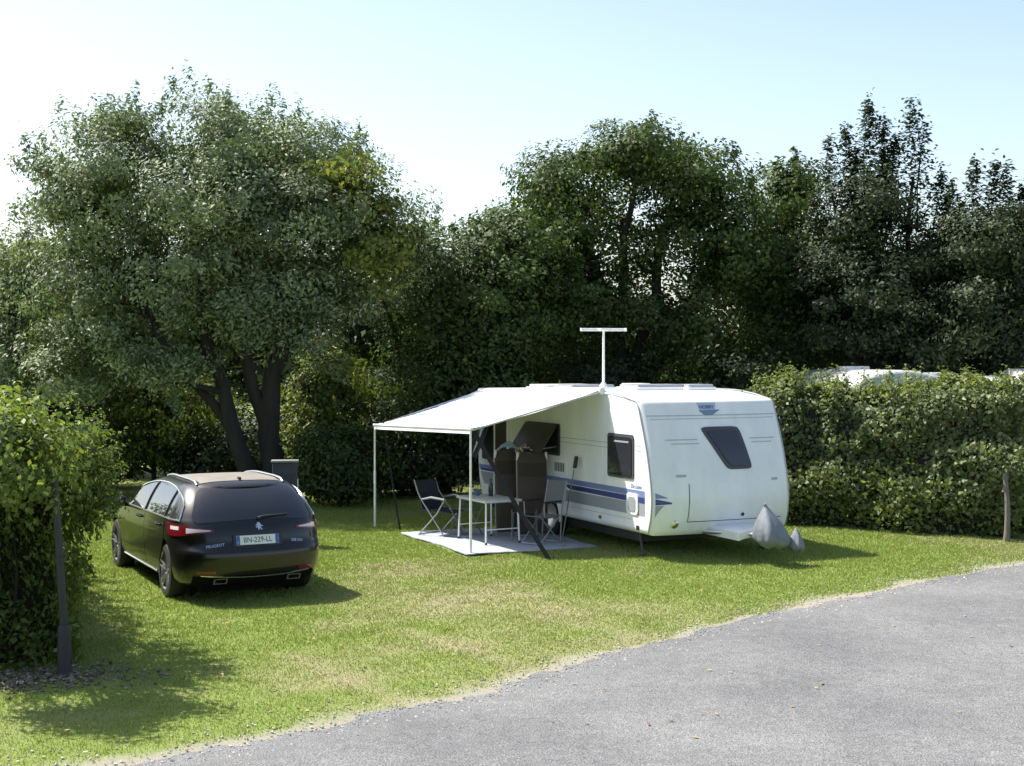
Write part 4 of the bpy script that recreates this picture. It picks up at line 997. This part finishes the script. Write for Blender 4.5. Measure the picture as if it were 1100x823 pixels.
def bend(p, q, k, seed, n=7):
    r_ = np.random.default_rng(seed); p = np.array(p); q = np.array(q); o = r_.normal(0, 1, 3) * k * np.linalg.norm(q - p)
    return [tuple(p + (q - p) * t_ + o * math.sin(math.pi * t_)) for t_ in np.linspace(0, 1, n)]

def tree(name, label, base, limbs, lobes, clumps, per, size, pal, m, aspect=.5, crad=(.38, .7), seed=1, group='trees along the back of the pitch', shoots=(), bark=M_bark, shell=.5, cat='tree', bough=40, flat=.6, sprays=0):
    """limbs: polylines of (x,y,z,radius); lobes: (centre, radii, weight); shoots: upright spikes ((x,y,z) foot, tip, count)"""
    r_ = np.random.default_rng(seed); t = empty(name, base, 0); tag(t, label, cat, group); B = np.array(base)
    ctr = []; outd = []
    wt = np.array([l[1][0] * l[1][1] * l[1][2] * (l[2] if len(l) > 2 else 1) for l in lobes]) ** (2 / 3); wt /= wt.sum()
    for li in r_.choice(len(lobes), clumps, p=wt):
        c_, rad = np.array(lobes[li][0]), np.array(lobes[li][1])
        d_ = unit(r_.normal(0, 1, 3)); k = r_.random() ** shell
        p = c_ + d_ * rad * k * (1 + .05 * r_.normal())
        if p[2] > .15: ctr.append(p); outd.append(d_ * k)
    ctr = np.array(ctr); outd = np.array(outd)
    bright = r_.uniform(.72, 1.28, len(ctr))
    cr_ = r_.uniform(*crad, len(ctr)); per_n = np.maximum(6, (per * r_.uniform(.5, 1.5, len(ctr))).astype(int))
    ix = np.repeat(np.arange(len(ctr)), per_n); n = len(ix)
    off = unit(r_.normal(0, 1, (n, 3))) * (r_.random((n, 1)) ** .42) * cr_[ix][:, None]; off[:, 2] *= flat; off[:, 2] += .12 * cr_[ix]
    C = ctr[ix] + off + unit(outd[ix]) * off[:, :1] * .0; out = unit(outd[ix] * 1.2 + off * .8); cl = bright[ix]; sz = size * r_.uniform(.65, 1.35, n)
    shoots = [(f, tip, cnt * 1.5) for f, tip, cnt in shoots]
    far_out = np.argsort(-np.linalg.norm(outd, axis=1) * (1 + .35 * unit(outd)[:, 2]))[:max(1, len(ctr) * 6 // 10)]
    for k in r_.choice(far_out, min(sprays, len(far_out)), replace=False):       # feathery sprays standing out of the outline
        dr = unit(unit(outd[k]) + np.array([0, 0, .45]) + r_.normal(0, .3, 3)); f0 = ctr[k] + dr * .25; shoots.append((f0, f0 + dr * r_.uniform(.30, .62), 70))
    for f, tip, cnt in shoots:
        cnt = int(cnt); f, tip = np.array(f), np.array(tip); L_ = np.linalg.norm(tip - f); k = r_.random(cnt) ** .8
        sp_ = (.07 + .22 * (1 - k)) * L_ ** .5 * .62; cnt = cnt
        P = f + (tip - f) * k[:, None] + np.stack([r_.normal(0, 1, cnt) * sp_, r_.normal(0, 1, cnt) * sp_, r_.normal(0, .12, cnt)], 1)
        C = np.concatenate([C, P]); out = np.concatenate([out, unit(P - f)]); cl = np.concatenate([cl, r_.uniform(.9, 1.15, cnt)]); sz = np.concatenate([sz, size * r_.uniform(.9, 1.5, cnt)])
    keep = C[:, 2] > .05; C, out, cl, sz = C[keep], out[keep], cl[keep], sz[keep]
    quads('crown', leaf_faces(C - B, sz, aspect, out, r_), m, t, leaf_cols(len(C), pal, r_, cl))
    mb_ = MB(); ends = []
    for k, l in enumerate(limbs):
        pts = []; rad = []
        for (a_, b_) in zip(l[:-1], l[1:]):
            seg = bend(a_[:3], b_[:3], .05, seed * 31 + k * 7 + len(pts), 5)
            for i_, p in enumerate(seg[:-1]): pts.append(np.array(p) - B); rad.append(a_[3] + (b_[3] - a_[3]) * i_ / 4)
        pts.append(np.array(l[-1][:3]) - B); rad.append(l[-1][3]); mb_.tube(pts, rad, 10)
        ends += [(np.array(p) + B, q) for p, q in zip(pts, rad)][len(pts) // 3:]
    for f, tip, cnt in shoots: mb_.tube(bend(np.array(f) - B, np.array(tip) - B, .04, int(cnt), 6), list(np.array([.011, .008, .006, .004, .003, .002]) * min(2.2, np.linalg.norm(np.array(tip) - f))), 5)
    if ends:
        E = np.array([e_[0] for e_ in ends])
        for k in r_.choice(len(ctr), min(bough, len(ctr)), replace=False):
            q = ctr[k]; dd = np.linalg.norm(E - q, axis=1) + np.maximum(0, E[:, 2] - q[2] + .2) * 2; j = int(dd.argmin())
            if dd[j] < 5: mb_.tube(bend(E[j] - B, q - B, .08, seed + int(k), 6), list(np.linspace(min(ends[j][1] * .55, .07), .012, 6)), 6)
    mb_.build('trunk', bark, t, smooth=60, fix=False)
    return t
def lob(px, py, D, rx, ry, rd, wgt=1): s_ = D / F_PX; return (W3(px, py, D), (rx * s_, rd, ry * s_), wgt)
def lm(*pts): return [(*W3(px, py, D), r_) for px, py, D, r_ in pts]
palA = [(.170, .218, .108), (.138, .188, .086), (.220, .258, .155), (.112, .160, .072)]
palY = [(.17, .20, .04), (.21, .22, .045), (.14, .18, .045)]
palB = [(.054, .088, .022), (.072, .112, .026), (.042, .070, .020), (.088, .125, .034)]
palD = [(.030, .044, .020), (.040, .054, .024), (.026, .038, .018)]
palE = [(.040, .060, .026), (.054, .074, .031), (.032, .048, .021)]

# the great spreading tree behind the car
DB = 27.0
bx = W3(285, 540, DB)[:2]
tree('ash_tree', 'tall broad grey green tree with several forking trunks rising behind the car', (bx[0], bx[1], 0),
     [lm((292, 545, DB, 0.265), (288, 470, DB, 0.211), (292, 400, DB, 0.172), (318, 345, DB, 0.125), (345, 270, DB, 0.078), (365, 200, DB, 0.039)),
      lm((290, 480, DB, 0.156), (272, 420, DB - .1, 0.125), (262, 340, DB - .2, 0.101), (255, 250, DB - .3, 0.070), (250, 150, DB - .3, 0.031)),
      lm((276, 530, DB - .2, 0.187), (245, 440, DB - .3, 0.140), (225, 380, DB - .4, 0.109), (215, 300, DB - .4, 0.078), (190, 190, DB - .4, 0.039)),
      lm((252, 470, DB - .2, 0.109), (215, 420, DB - .5, 0.086), (170, 360, DB - .7, 0.070), (130, 280, DB - .8, 0.047), (100, 200, DB - .8, 0.023)),
      lm((294, 400, DB, 0.125), (350, 330, DB + .3, 0.086), (410, 290, DB + .5, 0.047))],
     [lob(118, 202, DB - .4, 74, 76, 2.0), lob(78, 225, DB - .2, 38, 46, 1.5), lob(128, 138, DB - .2, 30, 24, 1.2), lob(245, 164, DB, 78, 54, 2.2), lob(215, 215, DB - .8, 80, 60, 1.8), lob(325, 192, DB, 70, 58, 2.1), lob(300, 240, DB - .9, 80, 60, 1.6), lob(405, 252, DB + .3, 56, 70, 1.7), lob(200, 295, DB - .2, 115, 72, 2.2), lob(335, 300, DB + .2, 92, 56, 2.0), lob(100, 300, DB, 68, 66, 1.8), lob(130, 365, DB - .2, 80, 38, 1.4, .8), lob(255, 340, DB - 1.0, 70, 30, 1.0, .7), lob(345, 335, DB - .4, 50, 32, 1.2, .8), lob(180, 392, DB - 1.2, 56, 24, .8, .8), lob(75, 405, DB - .6, 60, 30, 1.2, .8), lob(330, 368, DB - .8, 46, 24, .8, .8)],
     760, 190, .095, palA, M_leafA, .42, (.34, .72), 11, bough=70, sprays=150)
tree('walnut_tree', 'yellow green leafy branch crown glowing at the right of the big forked tree', (W3(425, 540, 29.6)[0], 29.6, 0),
     [lm((425, 545, 29.6, .06), (430, 420, 29.4, .05), (410, 320, 28.0, .04), (380, 220, 26.3, .02))],
     [lob(362, 188, 26.0, 42, 32, .9), lob(392, 225, 26.1, 40, 40, .9), lob(410, 270, 26.3, 40, 45, .8)], 75, 62, .12, palY, M_leafB, .5, (.3, .5), 12, bough=12)
tree('young_ash', 'grey green tree of middling height at the far left edge', (-10.4, 29, 0),
     [lm((12, 540, 29, .18), (15, 400, 29, .12), (25, 290, 29, .05))],
     [lob(0, 330, 29, 68, 82, 1.8), lob(48, 300, 29.3, 45, 60, 1.4), lob(40, 400, 28.6, 70, 60, 1.5)], 330, 95, .10, palA, M_leafA, .42, (.35, .65), 13, sprays=50)
# the row behind the caravan
tree('field_maple', 'dark round-headed tree between the big forked tree and the caravan', (W3(480, 540, 29)[0], 29, 0),
     [lm((482, 545, 29, .2), (480, 400, 29, .14), (490, 300, 29, .06)), lm((485, 470, 29, .12), (520, 380, 29, .08), (545, 300, 29, .04))],
     [lob(478, 320, 29, 62, 85, 2.0), lob(535, 320, 29, 70, 85, 2.0), lob(500, 410, 28.6, 95, 80, 1.8), lob(560, 270, 29.3, 55, 45, 1.5)], 560, 100, .10, palB[:3], M_leafB, .55, (.35, .65), 14, sprays=60)
tree('domed_maple', 'high dome-shaped green tree directly above the caravan roof', (W3(672, 540, 31)[0], 31, 0),
     [lm((675, 545, 31, .28), (672, 420, 31, .22), (655, 330, 31, .14), (620, 240, 31, .09), (590, 190, 31, .04)), lm((672, 430, 31, .16), (705, 320, 31, .12), (720, 230, 31, .08), (735, 180, 31, .03)), lm((668, 340, 31, .12), (670, 250, 31, .08), (675, 165, 31, .03)), lm((690, 380, 31, .12), (750, 310, 31, .08), (790, 250, 31, .03))],
     [lob(600, 205, 31, 58, 45, 1.8, 1.1), lob(680, 172, 31, 70, 34, 2.0, 1.3), lob(745, 205, 31, 60, 45, 2.0, 1.1), lob(560, 260, 31, 40, 45, 1.5), lob(660, 255, 31.4, 95, 50, 2.0, .45), lob(780, 260, 31, 45, 70, 1.6, .9), lob(610, 330, 31, 80, 70, 1.8, .8), lob(720, 340, 31, 85, 75, 1.8, .7)],
     640, 100, .105, palB, M_leafB, .55, (.35, .65), 15, bough=80, sprays=45)
tree('slim_maple', 'narrow dark green tree with a pointed top right of the dome-shaped tree', (W3(845, 540, 32)[0], 32, 0),
     [lm((848, 545, 32, .16), (845, 380, 32, .10), (848, 220, 32, .04))],
     [lob(848, 215, 32, 34, 42, 1.2), lob(835, 290, 32, 60, 70, 1.7), lob(850, 370, 31.6, 70, 60, 1.6)], 300, 95, .105, palB[:3], M_leafB, .55, (.35, .6), 16, shoots=[(W3(852, 215, 32), W3(853, 165, 32), 260), (W3(838, 220, 32), W3(833, 180, 32), 220)])
sh = lambda D, *q: [(W3(a_, b_, D), W3(c_, d_, D), n_) for a_, b_, c_, d_, n_ in q]
tree('cherry_tree', 'tallest spiky tree with upright shoots against the sky', (W3(935, 540, 30)[0], 30, 0),
     [lm((938, 545, 30, .22), (935, 400, 30, .16), (930, 260, 30, .09), (932, 180, 30, .04)), lm((937, 380, 30, .10), (975, 270, 30, .06), (980, 190, 30, .03)), lm((936, 380, 30, .10), (895, 280, 30, .05), (893, 210, 30, .02))],
     [lob(925, 235, 30, 48, 50, 1.5), lob(985, 285, 30, 55, 55, 1.5), lob(930, 330, 30, 70, 70, 1.8), lob(985, 370, 29.6, 60, 65, 1.6), lob(890, 330, 30, 45, 70, 1.5)], 420, 98, .10, palE, M_leafB, .5, (.3, .6), 17,
     shoots=sh(30, (930, 230, 932, 112, 620), (918, 230, 906, 140, 420), (895, 250, 890, 150, 330), (945, 225, 962, 150, 380), (970, 250, 979, 113, 520), (985, 250, 992, 135, 320), (1000, 265, 1010, 185, 260), (950, 220, 948, 130, 360), (880, 270, 872, 205, 200), (1008, 280, 1018, 205, 420), (1000, 290, 1032, 225, 420), (955, 240, 948, 165, 420), (915, 240, 918, 165, 360)))
tree('plum_tree', 'spiky topped dark tree filling the right edge above the hedge', (W3(1065, 540, 29)[0], 29, 0),
     [lm((1068, 545, 29, .2), (1062, 400, 29, .13), (1060, 280, 29, .06)), lm((1065, 420, 29, .1), (1100, 320, 29, .05))],
     [lob(1050, 265, 29, 45, 45, 1.4), lob(1100, 275, 29, 50, 60, 1.5), lob(1045, 345, 28.8, 60, 60, 1.6), lob(1110, 370, 29, 60, 70, 1.6)], 380, 98, .10, palE, M_leafB, .5, (.3, .6), 18,
     shoots=sh(29, (1045, 250, 1045, 175, 320), (1060, 250, 1068, 178, 320), (1080, 255, 1080, 182, 300), (1030, 270, 1022, 200, 240), (1100, 255, 1098, 205, 300), (1120, 260, 1125, 190, 300)))
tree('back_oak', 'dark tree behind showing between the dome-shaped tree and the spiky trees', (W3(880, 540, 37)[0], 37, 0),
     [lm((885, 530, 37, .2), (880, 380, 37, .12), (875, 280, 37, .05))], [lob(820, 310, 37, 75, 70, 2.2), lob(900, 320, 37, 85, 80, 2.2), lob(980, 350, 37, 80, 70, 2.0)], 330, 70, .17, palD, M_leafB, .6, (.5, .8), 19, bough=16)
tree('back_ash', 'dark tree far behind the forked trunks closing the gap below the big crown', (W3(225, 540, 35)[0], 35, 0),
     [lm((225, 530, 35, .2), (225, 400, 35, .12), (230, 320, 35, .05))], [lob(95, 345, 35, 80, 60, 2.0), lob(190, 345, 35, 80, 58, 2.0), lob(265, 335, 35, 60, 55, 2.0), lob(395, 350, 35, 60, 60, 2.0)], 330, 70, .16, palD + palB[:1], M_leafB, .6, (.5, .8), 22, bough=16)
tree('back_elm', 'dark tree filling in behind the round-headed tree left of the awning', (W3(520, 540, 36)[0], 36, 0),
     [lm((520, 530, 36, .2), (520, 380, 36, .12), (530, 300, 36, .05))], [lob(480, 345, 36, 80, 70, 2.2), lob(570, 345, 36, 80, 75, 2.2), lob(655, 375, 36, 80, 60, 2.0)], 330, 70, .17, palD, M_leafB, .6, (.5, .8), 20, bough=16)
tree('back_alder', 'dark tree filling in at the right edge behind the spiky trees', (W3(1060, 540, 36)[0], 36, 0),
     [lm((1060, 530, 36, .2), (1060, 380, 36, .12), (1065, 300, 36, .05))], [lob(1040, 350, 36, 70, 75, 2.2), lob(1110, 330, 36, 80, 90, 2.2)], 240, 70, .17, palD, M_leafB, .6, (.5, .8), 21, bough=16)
# undergrowth that closes the view below the crowns: each bush a thing
GB = 'bushes under the trees'
def bush(name, label, px, py, D, rx, ry, rd, pal, seed, n=120, size=.10, m=M_leafB):
    s_ = D / F_PX; c_ = W3(px, py, D); zc = max(c_[2], .6)
    base = (c_[0], D, 0)
    tree(name, label, base, [[(c_[0], D, 0, .06), (c_[0], D, zc, .03)], [(c_[0] + .1, D, 0, .05), (c_[0] + rx * s_ * .5, D, zc * 1.1, .02)]],
         [((c_[0], D, zc), (rx * s_, rd, ry * s_)), ((c_[0], D, zc * .55), (rx * s_ * .95, rd, ry * s_ * .6))], n, 85, size, pal, m, .55, (.28, .52), seed, GB, cat='bush', bough=14, shell=.6)
bush('laurel_bush', 'dark bush at the far left under the grey green trees', 25, 470, 27.5, 75, 70, 1.3, palB, 31, 150)
bush('bramble_bush', 'sunlit yellow green bush seen under the left crown of the forked tree', 165, 440, 28.8, 85, 52, 1.2, palY + palB, 32, 150)
bush('elder_bush', 'bright leafy bush just right of the forked trunks', 348, 425, 28.6, 55, 75, 1.2, palY + palB[:2], 33, 170)
bush('hazel_bush', 'dark leafy bush left of the awning pole', 365, 500, 26.4, 55, 42, 1.0, palB[:3], 34, 120)
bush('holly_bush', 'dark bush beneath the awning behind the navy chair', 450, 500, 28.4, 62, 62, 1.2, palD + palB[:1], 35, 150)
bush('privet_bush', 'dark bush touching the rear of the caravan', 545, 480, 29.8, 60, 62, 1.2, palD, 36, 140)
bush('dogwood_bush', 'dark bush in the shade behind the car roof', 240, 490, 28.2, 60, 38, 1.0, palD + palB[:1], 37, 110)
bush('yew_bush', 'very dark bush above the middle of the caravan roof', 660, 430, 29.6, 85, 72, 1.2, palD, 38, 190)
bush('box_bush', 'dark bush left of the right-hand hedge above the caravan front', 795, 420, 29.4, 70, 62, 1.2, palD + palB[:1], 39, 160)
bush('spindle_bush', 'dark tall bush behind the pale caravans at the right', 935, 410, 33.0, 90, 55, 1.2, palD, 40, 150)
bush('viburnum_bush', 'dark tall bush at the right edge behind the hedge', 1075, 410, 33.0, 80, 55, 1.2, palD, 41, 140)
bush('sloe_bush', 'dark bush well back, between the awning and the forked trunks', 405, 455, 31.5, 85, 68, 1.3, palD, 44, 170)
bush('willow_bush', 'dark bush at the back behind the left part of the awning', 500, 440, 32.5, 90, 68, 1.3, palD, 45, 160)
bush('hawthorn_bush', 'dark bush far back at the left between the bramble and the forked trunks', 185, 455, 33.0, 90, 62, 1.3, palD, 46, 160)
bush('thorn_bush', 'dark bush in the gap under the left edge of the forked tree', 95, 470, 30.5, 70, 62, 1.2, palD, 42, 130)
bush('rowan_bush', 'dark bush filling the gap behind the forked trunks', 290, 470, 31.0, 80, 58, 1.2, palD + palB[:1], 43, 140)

# a far wood closes the horizon
n = 60000; r_ = np.random.default_rng(5); X = r_.uniform(-75, 80, n); Y = 95 + r_.normal(0, 4, n); H = 3.3 + 2.2 * fbm(X * .12, X * 0, 5, 4); z = H * r_.random(n) ** .7
V = leaf_faces(np.stack([X, Y, z], 1), r_.uniform(.5, 1.0, n), .7, None, r_); quads('far_wood', V, M_leafB, cols=leaf_cols(n, palD + palB, r_))
tag(bpy.data.objects['far_wood'], 'far line of woodland glimpsed between the trees', 'woodland', kind='stuff')

# ------------------------------------------------------------------ clipped hedges
def hedge(name, label, a, b, half_t, hgt, nleaf, size, pal, seed, m=M_leafH, sprigs=60, rnd=.45, sprig_len=(.25, .6), side_sprigs=0, batter=.0, lumps=.42, endspr=0, bare=0.0, over=None):
    """a: centre of one end, b: centre of the other end"""
    r_ = np.random.default_rng(seed); a = np.array(a, float); b = np.array(b, float); L_ = np.linalg.norm(b - a); d_ = (b - a) / L_; p_ = np.array([d_[1], -d_[0]])
    t = empty(name, (a[0], a[1], 0), 0); tag(t, label, 'hedge')
    bat = batter
    def prof(s_, q):        # rounded cross section: q in -1..1 across from one foot over the top to the other
        hh = hgt * (1 + .05 * (fbm(s_ * .9, s_ * 0 + seed, seed, 3) - .5) * 2); per = 2 * hh + 2 * half_t; u = (q + 1) / 2 * per
        x = np.where(u < hh, -half_t, np.where(u > hh + 2 * half_t, half_t, u - hh - half_t)); z = np.where(u < hh, u, np.where(u > hh + 2 * half_t, per - u, hh))
        k = np.clip((z - (hh - rnd)) / rnd, 0, 1); lim = half_t - rnd * (1 - np.sqrt(np.maximum(0, 1 - k ** 2)))
        x = np.clip(x, -lim - 1e-6, lim + 1e-6); z = np.where(np.abs(x) > half_t - rnd, np.minimum(z, hh - rnd + np.sqrt(np.maximum(0, rnd ** 2 - np.maximum(0, np.abs(x) - half_t + rnd) ** 2))), z)
        x = x * (1 - bat * z / hgt)
        return x, z, hh
    n = nleaf; s_ = r_.uniform(-.1, L_ + .1, n); q = r_.uniform(-1, 1, n); x, z, hh = prof(s_, q)
    ne = int(n * (2 * half_t) / (2 * half_t + 2 * hgt + L_) * 1.6)             # leaves on the two end faces
    e0 = r_.choice(n, ne, replace=False); x[e0] = r_.uniform(-half_t, half_t, ne); z[e0] = r_.uniform(0.02, 1, ne) * (hgt - rnd * (1 - np.sqrt(np.maximum(0, 1 - (np.maximum(0, np.abs(x[e0]) - half_t + rnd) / rnd) ** 2)))); s_[e0] = np.where(r_.random(ne) < .7, 0, L_)
    lump = (fbm(s_ * 1.8, z * 2.0 + x * 2.0, seed + 3, 4) - .5) * lumps; dep = np.abs(r_.normal(0, .20, n)) - lump
    cx, cz = 0, hgt * .55; nx_ = x / half_t; nz_ = np.clip((z - cz) / (hgt * .45), -1, 1) ** 3; nl = np.hypot(nx_, nz_) + .2
    z = np.where((z < bare) & (r_.random(n) < .6), z + bare * r_.random(n) * 2.5, z)
    x = x - nx_ / nl * dep; z = z - np.maximum(0, nz_) / nl * dep; s_ = np.where(np.isin(np.arange(n), e0), s_ + np.where(s_ < L_ / 2, 1, -1) * dep, s_)
    C = np.stack([a[0] + d_[0] * s_ + p_[0] * x, a[1] + d_[1] * s_ + p_[1] * x, np.maximum(z, .03)], 1)
    od = np.stack([p_[0] * nx_, p_[1] * nx_, nz_], 1); sz = size * r_.uniform(.45, 1.45, n)
    st = MB()
    CC = [C]; OD = [od]; SZ = [sz]
    for k in range(sprigs + side_sprigs + endspr):
        s0 = r_.uniform(0, L_); x0 = r_.uniform(-half_t * .9, half_t * .9); z0 = hgt - .12 - rnd * .6 * (abs(x0) / half_t) ** 4; ln = r_.uniform(*sprig_len); dr = np.array([r_.normal(0, .3), r_.normal(0, .3), 1.0])
        if k >= sprigs: z0 = hgt * r_.uniform(.55, .95); x0 = half_t * .9; s0 = abs(r_.normal(0, .8)); dr = np.array([p_[0] + r_.normal(0, .3), p_[1] + r_.normal(0, .3), .45 + r_.normal(0, .25)]); ln *= .9
        if k >= sprigs + side_sprigs: s0 = r_.uniform(0, .35); x0 = r_.uniform(-half_t, half_t * .8); z0 = hgt * r_.uniform(.70, 1.0); dr = np.array([-d_[0] + r_.normal(0, .35), -d_[1] + r_.normal(0, .35), .25 + r_.normal(0, .3)]); ln *= 1.25
        f = np.array([a[0] + d_[0] * s0 + p_[0] * x0, a[1] + d_[1] * s0 + p_[1] * x0, z0]); dr = dr / np.linalg.norm(dr); c_ = int(ln / size * 5.0)
        kk = np.linspace(.05, 1, c_); pth = f + dr * ln * kk[:, None]; side_ = r_.normal(0, 1, (c_, 3)) * size * .55 * (1.25 - .6 * kk)[:, None]
        CC.append(pth + side_); OD.append(np.tile(dr, (c_, 1)) + side_ / size); SZ.append(size * r_.uniform(.7, 1.2, c_) * (1.1 - .35 * kk)); st.tube([f - a_off(a), f + dr * ln - a_off(a)], [.006, .002], 4)
    if over:                # a bough of foliage reaching out over the near end
        oc, orad, on = np.array(over[0]), np.array(over[1]), over[2]; nb = 46
        dd = unit(r_.normal(0, 1, (nb, 3))); bc = oc + dd * orad * (r_.random((nb, 1)) ** .5); ib = r_.integers(0, nb, on); of = r_.normal(0, .13, (on, 3))
        CC.append(bc[ib] + of); OD.append(unit(dd[ib] + of * 2)); SZ.append(size * r_.uniform(.7, 1.3, on))
        for k in range(0, nb, 3): st.tube(bend((a[0] - a[0], 0, hgt * .7), bc[k] - a_off(a), .06, k, 5), [.014, .011, .009, .006, .003], 4)
    C = np.concatenate(CC); od = unit(np.concatenate(OD)); sz = np.concatenate(SZ)
    quads('foliage', leaf_faces(C - a_off(a), sz, .62, od, r_, .35), m, t, leaf_cols(len(C), pal, r_))
    # crowded stems, plus an added dark core that blocks light and darkens the gaps
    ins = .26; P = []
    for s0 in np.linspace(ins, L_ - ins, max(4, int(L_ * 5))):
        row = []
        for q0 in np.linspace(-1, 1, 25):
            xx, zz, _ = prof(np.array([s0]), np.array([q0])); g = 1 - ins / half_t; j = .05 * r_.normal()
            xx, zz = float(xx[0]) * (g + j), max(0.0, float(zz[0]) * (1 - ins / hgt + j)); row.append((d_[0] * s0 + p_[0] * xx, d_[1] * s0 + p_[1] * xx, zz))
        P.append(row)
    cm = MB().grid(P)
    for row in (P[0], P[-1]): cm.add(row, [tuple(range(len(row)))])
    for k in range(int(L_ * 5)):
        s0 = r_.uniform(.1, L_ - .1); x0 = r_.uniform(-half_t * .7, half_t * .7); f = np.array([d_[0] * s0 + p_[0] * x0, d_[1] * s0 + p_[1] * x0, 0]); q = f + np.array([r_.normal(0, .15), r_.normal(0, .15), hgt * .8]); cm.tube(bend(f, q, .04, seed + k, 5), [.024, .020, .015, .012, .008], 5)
    cm.add(st.v, st.f); cm.build('stems_and_core', mat(name + '_stems_core', (.022, .020, .015), rough=1, var=.4, vscale=20), t, smooth=0, fix=False)
    return t
def a_off(a): return np.array([a[0], a[1], 0.0])
palL = [(.15, .21, .052), (.125, .18, .046), (.20, .245, .08), (.10, .15, .042)]
palR = [(.165, .205, .078), (.13, .175, .062), (.21, .24, .105), (.095, .135, .048)]
hedge('hornbeam_hedge', 'bright green clipped hedge at the left edge beside the dark post', (-4.62, 12.55), (-8.2, 20.3), .78, 2.16, 60000, .066, palL, 51, sprigs=170, rnd=.70, side_sprigs=110, endspr=120, sprig_len=(.2, .6), batter=.12, lumps=.95, over=((-4.40, 11.62, 1.98), (.74, .80, .36), 7000))
hr = hedge('beech_hedge', 'long trimmed green hedge right of the caravan', (8.1, 21.98), (4.35, 24.45), .80, 2.30, 54000, .078, palR, 52, sprigs=260, rnd=.4, sprig_len=(.12, .55), batter=.20, lumps=1.0, bare=.35)
MB().tube(bend((-.55, -.70, 0), (-.57, -.66, 1.05), .010, 3, 7), [.052, .044, .042, .040, .038, .036, .034], 10).tube(bend((-.58, -.66, .75), (-.36, -.54, 1.3), .05, 4, 5), [.035, .03, .025, .02, .015], 8).build('trunk', M_barkg, hr, smooth=60, fix=False)
hedge('far_hedge', 'continuation of hedge leaving the frame at the right edge', (13.5, 22.8), (7.9, 22.95), .65, 2.3, 26000, .075, palR, 53, sprigs=50, rnd=.3, sprig_len=(.2, .5))

# ------------------------------------------------------------------ pale caravans parked beyond the right hedge
def far_van(loc, rz, w_, l_, h_, crown_, label, m):
    t = empty('parked_caravan', loc, rz); tag(t, label, 'caravan', 'caravans beyond the right hedge')
    pr = [(-w_ / 2, .4), (w_ / 2, .4), (w_ / 2, h_ - crown_)] + [(w_ / 2 * math.cos(a_), h_ - crown_ + crown_ * math.sin(a_)) for a_ in np.linspace(.12, math.pi - .12, 14)] + [(-w_ / 2, h_ - crown_)]
    bm = bmesh.new(); v0 = [bm.verts.new((x, -l_ / 2, z)) for x, z in pr]; f = bm.faces.new(v0); g = bmesh.ops.extrude_face_region(bm, geom=[f]); bmesh.ops.translate(bm, verts=[v for v in g['geom'] if isinstance(v, bmesh.types.BMVert)], vec=(0, l_, 0))
    caps = [e_ for e_ in bm.edges if abs(e_.verts[0].co.y - e_.verts[1].co.y) < 1e-6]; bmesh.ops.bevel(bm, geom=caps, offset=.12, segments=4, profile=.5, affect='EDGES'); bm.verts.index_update()
    MB().add([v.co.copy() for v in bm.verts], [[v.index for v in f_.verts] for f_ in bm.faces]).build('body', m, t, smooth=40); bm.free()
    for y in (-l_ * .28, l_ * .22):
        MB().rbox((-w_ / 2 - .005, y, h_ * .62), (.03, l_ * .22, .55), .012, 2).build('window', M_acry, t); MB().rbox((w_ / 2 + .005, y, h_ * .62), (.03, l_ * .22, .55), .012, 2).build('window', M_acry, t)
    MB().rbox((0, -l_ / 2 - .003, h_ * .62), (w_ * .6, .03, .5), .012, 2).build('window', M_acry, t)
    MB().rbox((0, l_ * .1, h_ + .02), (.5, .5, .08), .02, 2).build('roof_hatch', M_whitepole, t)
    for sx in (-1, 1): MB().lathe([(0, -.09), (.29, -.09), (.31, -.05), (.31, .05), (.29, .09), (0, .09)], 20, Matrix.Translation((sx * (w_ / 2 - .12), 0, .31)) @ Matrix.Rotation(R(90), 4, 'Y')).build('wheel', M_rubber, t)
    return t
M_cream = mat('cream_gelcoat', (.70, .69, .64), rough=.35, var=.08, vscale=2)
far_van((7.05, 28.2, 0), R(12), 1.9, 3.6, 2.58, .34, 'grey white caravan with the most rounded roof, leftmost beyond the right hedge', mat('grey_gelcoat', (.50, .52, .50), rough=.4, var=.12, vscale=3))
far_van((8.75, 28.0, 0), R(80), 2.0, 1.9, 2.46, .10, 'small flat roofed white caravan in the middle beyond the right hedge', M_white)
far_van((11.2, 27.4, 0), R(82), 2.1, 2.9, 2.60, .22, 'cream white caravan at the right edge beyond the hedge', M_cream)
